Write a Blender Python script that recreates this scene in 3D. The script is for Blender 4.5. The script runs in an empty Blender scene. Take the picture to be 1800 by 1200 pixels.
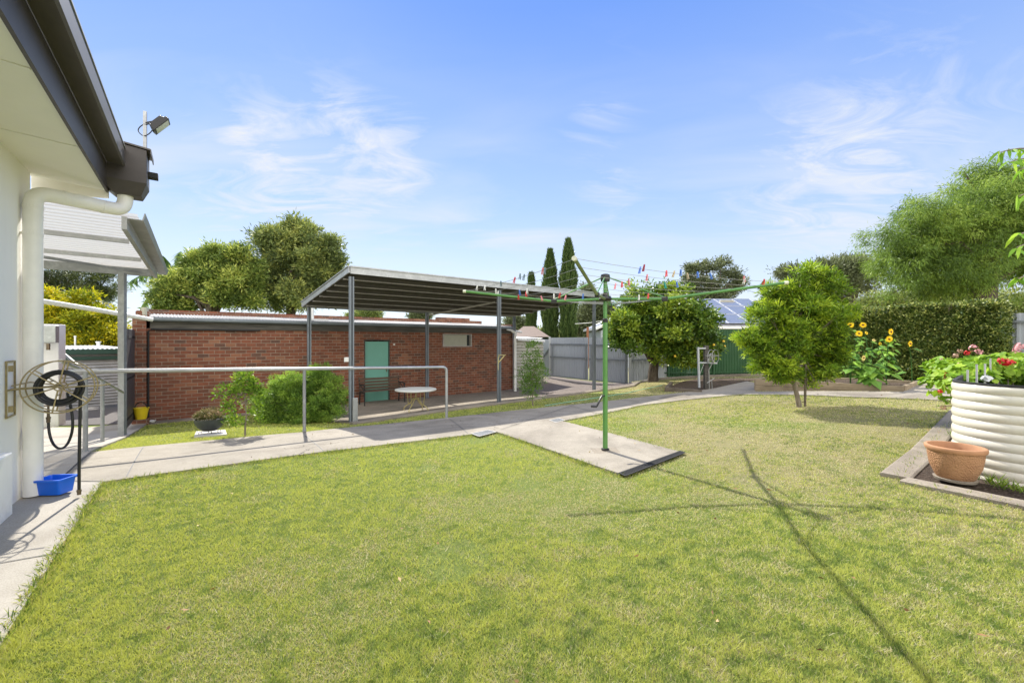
import bpy, math, random
import numpy as np
from mathutils import Vector, Matrix, Quaternion
from mathutils.geometry import delaunay_2d_cdt
random.seed(4); RNG = np.random.default_rng(4)
S = bpy.context.scene; COL = S.collection
# ------------------------------------------------------------------ camera, sky, sun, exposure
F = 740.0; CH = 1.4; HZ = 600.0
cd = bpy.data.cameras.new('camera'); cam = bpy.data.objects.new('camera', cd); COL.objects.link(cam)
cd.sensor_width = 36; cd.lens = 36*F/1800; cd.clip_start = .05; cd.clip_end = 3000
cam.location = (0, 0, CH); cam.rotation_euler = (math.radians(90), 0, 0); S.camera = cam
SUN_EL = math.radians(41); SX, SY = -.46, .888
SUN = Vector((SX*math.cos(SUN_EL), SY*math.cos(SUN_EL), math.sin(SUN_EL))).normalized()
w = bpy.data.worlds.new('World'); S.world = w; w.use_nodes = True
wt = w.node_tree; wn = wt.nodes; wl = wt.links
bg = wn['Background']; bg.inputs[1].default_value = .15
sky = wn.new('ShaderNodeTexSky'); sky.sky_type = 'NISHITA'; sky.sun_disc = False
sky.sun_elevation = SUN_EL; sky.sun_rotation = math.atan2(SX, SY)
sky.air_density = 1.0; sky.dust_density = .1; sky.ozone_density = 3.0
tc = wn.new('ShaderNodeTexCoord'); sp = wn.new('ShaderNodeSeparateXYZ'); wl.new(tc.outputs['Generated'], sp.inputs[0])
def wm(op, a, b=None, c=None, clamp=False):
    n = wn.new('ShaderNodeMath'); n.operation = op; n.use_clamp = clamp
    for i, v in enumerate((a, b, c)):
        if v is None: continue
        if isinstance(v, (int, float)): n.inputs[i].default_value = v
        else: wl.new(v, n.inputs[i])
    return n.outputs[0]
zz = wm('ADD', wm('MAXIMUM', sp.outputs[2], .0), .16)
cx = wm('DIVIDE', sp.outputs[0], zz); cy = wm('DIVIDE', sp.outputs[1], zz)
cb = wn.new('ShaderNodeCombineXYZ'); wl.new(cx, cb.inputs[0]); wl.new(cy, cb.inputs[1])
def wnoise(sc, det, ro, dist, mscale, rot, loc):
    mp = wn.new('ShaderNodeMapping'); mp.inputs['Rotation'].default_value = (0, 0, rot); mp.inputs['Scale'].default_value = mscale; mp.inputs['Location'].default_value = loc
    wl.new(cb.outputs[0], mp.inputs[0]); n = wn.new('ShaderNodeTexNoise'); n.inputs['Scale'].default_value = sc; n.inputs['Detail'].default_value = det; n.inputs['Roughness'].default_value = ro; n.inputs['Distortion'].default_value = dist
    wl.new(mp.outputs[0], n.inputs['Vector']); return n.outputs[0]
wisp = wnoise(1.5, 9, .55, .7, (.55, 1.25, 1), -.45, (3.1, 1.7, 0)); mask = wnoise(.62, 3, .5, .3, (1, 1, 1), 0, (.4, 5.2, 0))
c1 = wm('MULTIPLY', wm('SUBTRACT', wisp, .44), 3.4, clamp=True); c2 = wm('MULTIPLY', wm('SUBTRACT', mask, .3), 3.0, clamp=True)
low = wm('MULTIPLY', wm('SUBTRACT', .6, sp.outputs[2]), 3.2, clamp=True)
pm = None   # denser wisps round a few bearings
for (bx_, by_, sz_, st_) in [(1500, 320, .0150, 1.15), (470, 240, .0025, .7), (700, 275, .0040, .9), (1080, 345, .0035, .6), (560, 380, .016, .8), (1050, 180, .003, .6), (400, 310, .006, .5), (590, 195, .0016, .7)]:
    dv_ = Vector(((bx_-900)/F, 1, (600-by_)/F)).normalized(); vd = wn.new('ShaderNodeVectorMath'); vd.operation = 'DOT_PRODUCT'; nv = wn.new('ShaderNodeVectorMath'); nv.operation = 'NORMALIZE'; wl.new(tc.outputs['Generated'], nv.inputs[0]); wl.new(nv.outputs[0], vd.inputs[0]); vd.inputs[1].default_value = dv_
    g_ = wm('MULTIPLY', wm('EXPONENT', wm('DIVIDE', wm('SUBTRACT', vd.outputs['Value'], 1.0), sz_)), st_); pm = g_ if pm is None else wm('ADD', pm, g_)
wisp2 = wnoise(2.6, 10, .62, 1.6, (.8, 1.7, 1), -.7, (7.3, 2.2, 0))
pw = wm('MULTIPLY', wm('SUBTRACT', wm('ADD', wisp2, wm('MULTIPLY', pm, .13)), .505), 3.6, clamp=True)
cl = wm('MAXIMUM', wm('MULTIPLY', wm('MULTIPLY', c1, c2), wm('MULTIPLY', low, .95), clamp=True), wm('MULTIPLY', pw, wm('MULTIPLY', pm, 1.0, clamp=True), clamp=True))
gr = wn.new('ShaderNodeValToRGB'); wl.new(sp.outputs[2], gr.inputs[0]); ge = gr.color_ramp.elements
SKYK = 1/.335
cols_ = [(0, (.80, .86, .97)), (.14, (.70, .80, .97)), (.30, (.45, .62, .97)), (.62, (.17, .35, .93)), (1, (.1, .24, .8))]
while len(ge) < len(cols_): ge.new(.5)
for i, (p_, c_) in enumerate(cols_): ge[i].position = p_; ge[i].color = (*c_, 1)
gk = wn.new('ShaderNodeMix'); gk.data_type = 'RGBA'; gk.blend_type = 'MULTIPLY'; gk.inputs[0].default_value = 1; wl.new(gr.outputs[0], gk.inputs[6]); gk.inputs[7].default_value = (SKYK, SKYK, SKYK, 1)
ms = wn.new('ShaderNodeMix'); ms.data_type = 'RGBA'; ms.inputs[0].default_value = .88; wl.new(sky.outputs[0], ms.inputs[6]); wl.new(gk.outputs[2], ms.inputs[7])
mx = wn.new('ShaderNodeMix'); mx.data_type = 'RGBA'; wl.new(cl, mx.inputs[0]); wl.new(ms.outputs[2], mx.inputs[6]); mx.inputs[7].default_value = (.86*SKYK, .9*SKYK, .97*SKYK, 1)
back = wm('MULTIPLY', wm('SUBTRACT', -.05, sp.outputs[1]), 3.0, clamp=True)   # added bright fill in the unseen sky behind the camera, broken by noise
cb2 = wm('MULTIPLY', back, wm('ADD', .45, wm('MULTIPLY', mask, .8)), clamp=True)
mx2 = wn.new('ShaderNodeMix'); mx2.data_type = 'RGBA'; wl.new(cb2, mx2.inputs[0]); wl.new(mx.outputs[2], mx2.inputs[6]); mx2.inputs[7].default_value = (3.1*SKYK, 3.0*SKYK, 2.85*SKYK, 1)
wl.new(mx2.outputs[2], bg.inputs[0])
ld = bpy.data.lights.new('sun', 'SUN'); ld.energy = 3.7; ld.angle = math.radians(.55); ld.color = (1, .95, .86)
sun = bpy.data.objects.new('sun', ld); COL.objects.link(sun); sun.rotation_euler = (-SUN).to_track_quat('-Z', 'Y').to_euler()
S.view_settings.view_transform = 'Standard'; S.view_settings.look = 'None'; S.view_settings.exposure = 1.15; S.view_settings.gamma = 1
S.cycles.max_bounces = 6; S.cycles.transparent_max_bounces = 6; S.cycles.use_denoising = True
S.cycles.sample_clamp_indirect = 5

# ------------------------------------------------------------------ node materials
def mat(name, build=None, col=(.5, .5, .5), rough=.6, metal=0, spec=.5, var=0, vscale=8, bump=0, bscale=60, var2=0, coat=0):
    m = bpy.data.materials.new(name); m.use_nodes = True; nt = m.node_tree; b = nt.nodes['Principled BSDF']
    b.inputs['Base Color'].default_value = (*col, 1); b.inputs['Roughness'].default_value = rough; b.inputs['Metallic'].default_value = metal
    b.inputs['Specular IOR Level'].default_value = spec
    if coat: b.inputs['Coat Weight'].default_value = coat
    N = Nodes(nt, b)
    if var:
        f = N.noise(vscale, 6, .6); f2 = N.noise(vscale*.17+.3, 3, .5)
        c = N.ramp(f, [(.3, tuple(x*(1-var) for x in col)), (.7, tuple(min(1, x*(1+var)) for x in col))])
        if var2: c = N.mixc(N.ramp(f2, [(.42, (0, 0, 0)), (.62, (1, 1, 1))]), c, tuple(x*(1-var2) for x in col))
        N.out(c)
    if bump: N.bump(N.noise(bscale, 5, .6), bump)
    if build: build(N)
    return m
class Nodes:
    def __init__(s, nt, b): s.nt, s.b = nt, b; s.tc = nt.nodes.new('ShaderNodeTexCoord').outputs['Object']
    def n(s, t): return s.nt.nodes.new(t)
    def l(s, a, b):
        if isinstance(a, (int, float)): b.default_value = a
        elif isinstance(a, tuple): b.default_value = (*a, 1) if len(a) == 3 and b.type == 'RGBA' else a
        else: s.nt.links.new(a, b)
    def noise(s, sc, det=5, ro=.5, vec=None, dist=0):
        n = s.n('ShaderNodeTexNoise'); n.inputs['Scale'].default_value = sc; n.inputs['Detail'].default_value = det; n.inputs['Roughness'].default_value = ro; n.inputs['Distortion'].default_value = dist
        s.l(vec if vec is not None else s.tc, n.inputs['Vector']); return n.outputs[0]
    def map(s, sc=(1, 1, 1), rot=(0, 0, 0), loc=(0, 0, 0), vec=None):
        n = s.n('ShaderNodeMapping'); n.inputs['Scale'].default_value = sc; n.inputs['Rotation'].default_value = rot; n.inputs['Location'].default_value = loc
        s.l(vec if vec is not None else s.tc, n.inputs[0]); return n.outputs[0]
    def ramp(s, f, stops):
        n = s.n('ShaderNodeValToRGB'); s.l(f, n.inputs[0]); e = n.color_ramp.elements
        while len(e) < len(stops): e.new(.5)
        for i, (p, c) in enumerate(stops): e[i].position = p; e[i].color = (*c, 1)
        return n.outputs[0]
    def mixc(s, f, a, b, mode='MIX'):
        n = s.n('ShaderNodeMix'); n.data_type = 'RGBA'; n.blend_type = mode; s.l(f, n.inputs[0]); s.l(a, n.inputs[6]); s.l(b, n.inputs[7]); return n.outputs[2]
    def math(s, op, a, b=0, clamp=False):
        n = s.n('ShaderNodeMath'); n.operation = op; n.use_clamp = clamp; s.l(a, n.inputs[0]); s.l(b, n.inputs[1]); return n.outputs[0]
    def attr(s, name):
        n = s.n('ShaderNodeAttribute'); n.attribute_name = name; return n.outputs['Fac']
    def xyz(s):
        n = s.n('ShaderNodeSeparateXYZ'); s.l(s.tc, n.inputs[0]); return n.outputs
    def out(s, c): s.l(c, s.b.inputs['Base Color'])
    def bump(s, h, st, dist=.01):
        n = s.n('ShaderNodeBump'); n.inputs['Strength'].default_value = st; n.inputs['Distance'].default_value = dist; s.l(h, n.inputs['Height']); s.l(n.outputs[0], s.b.inputs['Normal'])

def leafmat(name, dark, mid, light, trans=.35, rough=.5, spec=.3):
    def bl(N):
        c = N.ramp(N.attr('tint'), [(0, dark), (.5, mid), (1, light)])
        N.out(c)
        t = N.n('ShaderNodeBsdfTranslucent'); c2 = N.mixc(.5, c, (1.35, 1.25, .5), 'MULTIPLY'); N.l(N.mixc(.6, c, c2), t.inputs[0])
        m = N.n('ShaderNodeMixShader'); m.inputs[0].default_value = trans
        N.l(N.b.outputs[0], m.inputs[1]); N.l(t.outputs[0], m.inputs[2])
        N.l(m.outputs[0], N.nt.nodes['Material Output'].inputs[0])
    return mat(name, bl, rough=rough, spec=spec)

def brick_b(N):
    x, y, z = N.xyz()
    c = N.n('ShaderNodeCombineXYZ'); N.l(N.math('ADD', x, y), c.inputs[0]); N.l(z, c.inputs[1])
    def bt(sc1, sc2, mo):
        b = N.n('ShaderNodeTexBrick'); N.l(c.outputs[0], b.inputs['Vector']); b.inputs['Scale'].default_value = 1
        b.inputs['Brick Width'].default_value = .235; b.inputs['Row Height'].default_value = .0855; b.inputs['Mortar Size'].default_value = .0055; b.inputs['Mortar Smooth'].default_value = .2
        b.inputs['Color1'].default_value = (*sc1, 1); b.inputs['Color2'].default_value = (*sc2, 1); b.inputs['Mortar'].default_value = (*mo, 1); return b
    b = bt((0, 0, 0), (1, 1, 1), (.5, .5, .5))
    col = N.ramp(b.outputs[0], [(0, (.085, .066, .058)), (.07, (.12, .075, .06)), (.14, (.18, .072, .046)), (.5, (.22, .075, .048)), (.8, (.31, .105, .06)), (.97, (.36, .17, .1))])
    col = N.mixc(.3, col, N.ramp(N.noise(9, 6, .65), [(.3, (.16, .055, .035)), (.7, (.42, .15, .085))]))
    col = N.mixc(N.math('MULTIPLY', N.ramp(N.noise(1.1, 4), [(.45, (0, 0, 0)), (.7, (1, 1, 1))]), .35), col, (.13, .07, .05))
    col = N.mixc(b.outputs['Fac'], col, N.ramp(N.noise(5, 4), [(.3, (.27, .2, .15)), (.7, (.45, .37, .29))]))
    col = N.mixc(1.0, col, (.86, .92, .92), 'MULTIPLY'); N.out(col)
    h = N.math('SUBTRACT', N.math('MULTIPLY', N.noise(70, 4), .35), b.outputs['Fac']); N.bump(h, .8, .006)
M = {}
M['brick'] = mat('brick', brick_b, rough=.9, spec=.2)
def conc_b(a, b, stain, sc=1.0):
    def f(N):
        c = N.ramp(N.noise(2.2*sc, 8, .65), [(.3, a), (.7, b)])
        c = N.mixc(N.ramp(N.noise(.75*sc, 5, .6, dist=.6), [(.48, (0, 0, 0)), (.68, (1, 1, 1))]), c, stain)
        c = N.mixc(.28, c, N.ramp(N.noise(130, 3, .8), [(.38, (.1, .09, .075)), (.62, (.55, .5, .43))]))
        c = N.mixc(N.math('MULTIPLY', N.ramp(N.noise(22, 6, .7), [(.55, (0, 0, 0)), (.72, (1, 1, 1))]), .4), c, stain)
        v = N.n('ShaderNodeTexVoronoi'); v.feature = 'DISTANCE_TO_EDGE'; v.inputs['Scale'].default_value = .38
        w3 = N.n('ShaderNodeVectorMath'); w3.operation = 'ADD'; N.l(N.tc, w3.inputs[0]); nn_ = N.n('ShaderNodeTexNoise'); nn_.inputs['Scale'].default_value = 1.7; nn_.inputs['Detail'].default_value = 6; N.l(N.tc, nn_.inputs['Vector']); N.l(nn_.outputs[1], w3.inputs[1]); N.l(w3.outputs[0], v.inputs['Vector'])
        cr_ = N.math('MULTIPLY', N.math('LESS_THAN', v.outputs['Distance'], .0022), N.ramp(N.noise(.5, 2), [(.5, (0, 0, 0)), (.56, (1, 1, 1))]))
        c = N.mixc(cr_, c, (.06, .05, .04)); N.out(c); N.bump(N.noise(160, 4, .7), .35, .004)
    return f
M['concrete'] = mat('concrete', conc_b((.235, .21, .165), (.37, .33, .262), (.13, .11, .08)), rough=.92, spec=.2)
M['concrete_new'] = mat('concrete_new', conc_b((.36, .33, .275), (.46, .425, .36), (.26, .23, .185)), rough=.88, spec=.25)
M['concrete_old'] = mat('concrete_old', conc_b((.19, .16, .12), (.31, .265, .205), (.1, .08, .057)), rough=.95, spec=.15)
def wall_b(N):
    x, y, z = N.xyz(); lo_ = N.math('SUBTRACT', 1.0, N.math('MULTIPLY', z, 3.5), clamp=True)
    f = N.math('MULTIPLY', N.math('MULTIPLY', lo_, N.ramp(N.noise(9, 6, .7), [(.35, (0, 0, 0)), (.75, (1, 1, 1))])), .55)
    g = N.math('MULTIPLY', N.ramp(N.noise(2.5, 6, .7, vec=N.map((4, 4, .4))), [(.52, (0, 0, 0)), (.75, (1, 1, 1))]), .14)
    N.out(N.mixc(g, N.mixc(f, (.88, .865, .82), (.5, .45, .37)), (.62, .58, .5)))
M['render_white'] = mat('render_white', wall_b, col=(.88, .865, .82), rough=.75, bump=.12, bscale=120)
M['soffit'] = mat('soffit', col=(.86, .83, .76), rough=.7, var=.02, vscale=3)
M['pvc'] = mat('pvc', col=(.82, .8, .74), rough=.42, var=.05, vscale=6)
M['brown_metal'] = mat('brown_metal', col=(.055, .045, .04), rough=.45, var=.12, vscale=12)
M['brown_metal2'] = mat('brown_metal_light', col=(.085, .074, .066), rough=.42, var=.1, vscale=12)
M['galv'] = mat('galv', col=(.42, .43, .43), rough=.42, metal=.55, var=.16, vscale=22, var2=.15)
M['galv_dull'] = mat('galv_dull', col=(.3, .31, .31), rough=.6, metal=.3, var=.2, vscale=15, var2=.2)
M['steel_blue'] = mat('steel_blue', col=(.2, .225, .25), rough=.5, metal=.25, var=.14, vscale=10, var2=.15)
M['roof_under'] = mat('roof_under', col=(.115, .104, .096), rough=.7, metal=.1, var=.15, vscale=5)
M['purlin'] = mat('purlin', col=(.42, .39, .36), rough=.6, metal=.2, var=.2, vscale=10)
M['lightsheet'] = mat('lightsheet', col=(.6, .57, .53), rough=.5, var=.06, vscale=4)
def sunpass_b(N):
    t = N.n('ShaderNodeBsdfTransparent'); t.inputs[0].default_value = (.9, .88, .84, 1); m = N.n('ShaderNodeMixShader'); m.inputs[0].default_value = .3
    tl = N.n('ShaderNodeBsdfTranslucent'); tl.inputs[0].default_value = (.42, .4, .37, 1); m2 = N.n('ShaderNodeMixShader'); m2.inputs[0].default_value = .5
    N.l(N.b.outputs[0], m2.inputs[1]); N.l(tl.outputs[0], m2.inputs[2]); N.l(m2.outputs[0], m.inputs[1]); N.l(t.outputs[0], m.inputs[2]); N.l(m.outputs[0], N.nt.nodes['Material Output'].inputs[0])
M['sunpass'] = mat('sunpass_sheet', sunpass_b, col=(.6, .57, .53), rough=.5)  # verandah sheet made part transparent so sun reaches the paving below
M['sheet_white'] = mat('sheet_white', col=(.62, .63, .62), rough=.5, metal=.1, var=.1, vscale=5)
M['zinc'] = mat('zinc', col=(.42, .43, .43), rough=.5, metal=.35, var=.2, vscale=7, var2=.25)
M['zinc_old'] = mat('zinc_old', col=(.27, .27, .27), rough=.8, var=.25, vscale=7, var2=.3)
M['timber_dark'] = mat('timber_dark', lambda N: N.out(N.ramp(N.noise(3, 6, .6, vec=N.map((.6, 6, 9))), [(.3, (.035, .033, .03)), (.7, (.13, .12, .10))])), rough=.85)
def timber_b(a, b):
    def f(N):
        c = N.ramp(N.noise(3, 8, .6, vec=N.map((1.2, 1.2, 22))), [(.3, a), (.7, b)])
        c = N.mixc(N.math('MULTIPLY', N.ramp(N.noise(2.5, 4), [(.5, (0, 0, 0)), (.7, (1, 1, 1))]), .5), c, tuple(x*.55 for x in a)); N.out(c); N.bump(N.noise(4, 8, .6, vec=N.map((2, 2, 40))), .5, .006)
    return f
M['sleeper'] = mat('sleeper', timber_b((.22, .17, .11), (.4, .32, .22)), rough=.9, spec=.2)
M['sleeper_dark'] = mat('sleeper_dark', timber_b((.1, .085, .065), (.22, .18, .14)), rough=.9, spec=.2)
M['mint'] = mat('mint', col=(.16, .42, .33), rough=.5, var=.08, vscale=3, var2=.12)
M['curtain'] = mat('curtain', col=(.42, .42, .34), rough=.8, var=.06)
M['glass'] = mat('glass', col=(.03, .035, .035), rough=.06, spec=.6)
M['yellow'] = mat('yellow', col=(.8, .6, .02), rough=.4, var=.06, vscale=9)
M['black'] = mat('black', col=(.012, .012, .012), rough=.38)
M['black_matt'] = mat('black_matt', col=(.02, .02, .02), rough=.8)
M['blue'] = mat('blue', col=(.01, .14, .72), rough=.33)
M['brass'] = mat('brass', col=(.36, .29, .15), rough=.38, metal=.6, var=.2, vscale=30)
M['copper'] = mat('copper', col=(.16, .12, .08), rough=.5, metal=.6, var=.3, vscale=30)
M['hoist'] = mat('hoist', col=(.085, .235, .055), rough=.4, var=.16, vscale=7, var2=.1, coat=.15)
M['hoist_olive'] = mat('hoist_olive', col=(.15, .2, .07), rough=.5, var=.18, vscale=9, var2=.15)
M['cap'] = mat('cap', col=(.62, .63, .5), rough=.6)
M['wire'] = mat('wire', col=(.3, .3, .28), rough=.5, metal=.3)
M['wire_dark'] = mat('wire_dark', col=(.06, .06, .06), rough=.6)
M['greyfence'] = mat('greyfence', col=(.33, .36, .4), rough=.5, var=.05, vscale=2, var2=.06)
M['greyfence_light'] = mat('greyfence_light', col=(.4, .42, .43), rough=.55, var=.06, vscale=2, var2=.1)
M['fence_rail'] = mat('fence_rail', col=(.17, .19, .21), rough=.5, var=.1)
def gfence(N):
    c = N.ramp(N.noise(1.2, 5, .6), [(.3, (.02, .075, .025)), (.7, (.03, .1, .036))])
    st = N.math('MULTIPLY', N.ramp(N.noise(1.0, 5, .7, vec=N.map((1.6, 1.6, .25))), [(.58, (0, 0, 0)), (.68, (1, 1, 1))]), .5)
    N.out(N.mixc(st, c, (.2, .27, .22)))
M['greenfence'] = mat('greenfence', gfence, rough=.5)
M['bark'] = mat('bark', lambda N: (N.out(N.ramp(N.noise(6, 7, .7, vec=N.map((3, 3, .9))), [(.3, (.045, .035, .027)), (.7, (.17, .14, .11))])), N.bump(N.noise(8, 7, .7, vec=N.map((4, 4, .8))), 1, .03)), rough=.95, spec=.1)
M['bark_grey'] = mat('bark_grey', lambda N: (N.out(N.ramp(N.noise(7, 7, .7, vec=N.map((3, 3, .9))), [(.3, (.12, .1, .075)), (.7, (.33, .28, .22))])), N.bump(N.noise(12, 7, .7), .7, .02)), rough=.95, spec=.1)
M['soil'] = mat('soil', lambda N: (N.out(N.ramp(N.noise(38, 8, .75), [(.3, (.045, .032, .023)), (.55, (.15, .115, .09)), (.75, (.3, .25, .2))])), N.bump(N.noise(45, 7, .8), 1, .05)), rough=1, spec=.05)
M['gravel'] = mat('gravel', lambda N: (N.out(N.ramp(N.noise(55, 5, .8), [(.32, (.09, .075, .065)), (.5, (.25, .21, .185)), (.68, (.46, .41, .37))])), N.bump(N.noise(60, 4, .8), 1, .04)), rough=1, spec=.1)
M['asphalt'] = mat('asphalt', col=(.1, .09, .085), rough=.95, var=.25, vscale=30)
def cream_b(N):
    x, y, z = N.xyz(); lo_ = N.math('SUBTRACT', 1.0, N.math('MULTIPLY', z, 4.0), clamp=True)
    f = N.math('MULTIPLY', lo_, N.ramp(N.noise(14, 6, .7), [(.4, (0, 0, 0)), (.7, (1, 1, 1))])); c = N.mixc(N.math('MULTIPLY', f, .75), (.62, .59, .5), (.26, .2, .14))
    st = N.math('MULTIPLY', N.ramp(N.noise(6, 5, .7, vec=N.map((6, 6, .5))), [(.55, (0, 0, 0)), (.75, (1, 1, 1))]), .22); N.out(N.mixc(st, c, (.4, .36, .28)))
M['cream'] = mat('cream_steel', cream_b, col=(.62, .59, .5), rough=.34, coat=.15, spec=.5)
M['cream_wall'] = mat('cream_wall', col=(.45, .43, .36), rough=.6, var=.1, vscale=5, var2=.15)
def terra(N):
    v = N.n('ShaderNodeTexVoronoi'); v.inputs['Scale'].default_value = 95; N.l(N.tc, v.inputs['Vector'])
    c = N.ramp(N.noise(7, 6, .6), [(.3, (.3, .15, .072)), (.7, (.42, .23, .115))])
    N.out(N.mixc(N.math('MULTIPLY', N.noise(2, 4), .3), c, (.5, .33, .22))); N.bump(v.outputs['Distance'], .9, .008)
M['terracotta'] = mat('terracotta', terra, rough=.85, spec=.2)
M['terracotta_rim'] = mat('terracotta_rim', col=(.39, .2, .1), rough=.8, var=.12, vscale=12)
M['bowl'] = mat('bowl', col=(.05, .055, .055), rough=.55, var=.15, vscale=18)
M['paver'] = mat('paver', col=(.55, .53, .49), rough=.9, var=.08, vscale=20)
M['bench_timber'] = mat('bench_timber', timber_b((.07, .045, .03), (.15, .10, .065)), rough=.8)
M['table_white'] = mat('table_white', col=(.62, .63, .58), rough=.5, var=.06, vscale=8)
M['table_leg'] = mat('table_leg', col=(.42, .36, .16), rough=.5, metal=.2, var=.15, vscale=20)
M['solar'] = mat('solar', col=(.17, .19, .24), rough=.2, spec=.6, var=.1)  # even panel colour greyed to include reflected sky
M['alu'] = mat('alu', col=(.5, .5, .5), rough=.4, metal=.5)
M['tile_roof'] = mat('tile_roof', col=(.17, .125, .1), rough=.8, var=.15, vscale=8)
M['darkgreen'] = mat('darkgreen', col=(.03, .075, .055), rough=.5, var=.15)
M['charcoal'] = mat('charcoal', col=(.07, .075, .08), rough=.5, var=.12)
M['lens'] = mat('lens', col=(.5, .52, .5), rough=.15, spec=.6)
M['plastic_white'] = mat('plastic_white', col=(.75, .75, .72), rough=.5)
for k, c in dict(peg_red=(.6, .03, .03), peg_pink=(.7, .25, .28), peg_blue=(.08, .2, .6), peg_slate=(.12, .18, .22), peg_teal=(.02, .32, .28), peg_white=(.7, .7, .66), peg_tan=(.45, .36, .22), peg_maroon=(.3, .02, .04), pet_yellow=(.85, .6, .01), sf_mid=(.16, .04, .01), pet_pale=(.75, .62, .2), ger_red=(.55, .008, .012), ger_pink=(.62, .3, .3), ger_dry=(.4, .24, .16), rust=(.22, .08, .03), fruit=(.75, .5, .04)).items():
    M[k] = mat(k, col=c, rough=.55, var=.12, vscale=30)
L = {}
L['citrus'] = leafmat('citrus_leaf', (0.042, 0.092, 0.012), (0.131, 0.232, 0.026), (0.368, 0.464, 0.048), rough=.38, spec=.5, trans=.3)
L['young'] = leafmat('young_leaf', (0.069, 0.142, 0.015), (0.161, 0.284, 0.025), (0.345, 0.459, 0.051), trans=.4)
L['bush'] = leafmat('bush_leaf', (0.066, 0.137, 0.025), (0.190, 0.322, 0.051), (0.439, 0.612, 0.101), trans=.35)
L['brush'] = leafmat('brush_leaf', (.055, .08, .015), (.165, .30, .025), (.42, .54, .04), trans=.4)
L['gum'] = leafmat('gum_leaf', (0.091, 0.128, 0.048), (0.220, 0.281, 0.086), (0.515, 0.538, 0.146), trans=.25)
L['gumgrey'] = leafmat('gum_grey_leaf', (0.073, 0.083, 0.052), (0.146, 0.177, 0.083), (0.291, 0.333, 0.166), trans=.2)
L['pine'] = leafmat('pine_leaf', (0.030, 0.045, 0.018), (0.068, 0.090, 0.030), (0.165, 0.195, 0.053), trans=.15)
L['yellow'] = leafmat('golden_leaf', (0.115, 0.161, 0.011), (0.345, 0.368, 0.017), (0.690, 0.575, 0.023), trans=.4)
L['olive'] = leafmat('olive_leaf', (0.101, 0.154, 0.040), (0.236, 0.327, 0.070), (0.574, 0.616, 0.139), trans=.3)
L['cypress'] = leafmat('cypress_leaf', (0.032, 0.064, 0.019), (0.072, 0.120, 0.032), (0.160, 0.208, 0.056), trans=.12)
L['pepper'] = leafmat('pepper_leaf', (0.072, 0.124, 0.025), (0.168, 0.274, 0.045), (0.336, 0.448, 0.083), trans=.4)
L['hedge'] = leafmat('hedge_leaf', (0.040, 0.078, 0.013), (0.133, 0.190, 0.034), (0.489, 0.511, 0.149), rough=.4, spec=.5, trans=.2)
L['palm'] = leafmat('palm_leaf', (0.056, 0.126, 0.028), (0.126, 0.224, 0.056), (0.280, 0.392, 0.112), trans=.25)
L['sunleaf'] = leafmat('sun_leaf', (0.074, 0.179, 0.044), (0.165, 0.329, 0.060), (0.373, 0.598, 0.090), trans=.4)
L['geranium'] = leafmat('geranium_leaf', (0.092, 0.196, 0.014), (0.218, 0.391, 0.023), (0.414, 0.575, 0.057), trans=.45)
L['peach'] = leafmat('peach_leaf', (0.081, 0.196, 0.017), (0.172, 0.345, 0.029), (0.368, 0.552, 0.057), trans=.45)
L['sparse'] = leafmat('sparse_leaf', (0.058, 0.130, 0.019), (0.130, 0.247, 0.039), (0.260, 0.390, 0.065), trans=.35)
L['potplant'] = leafmat('pot_leaf', (0.081, 0.103, 0.034), (0.196, 0.196, 0.069), (0.460, 0.299, 0.230), trans=.3)

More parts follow.
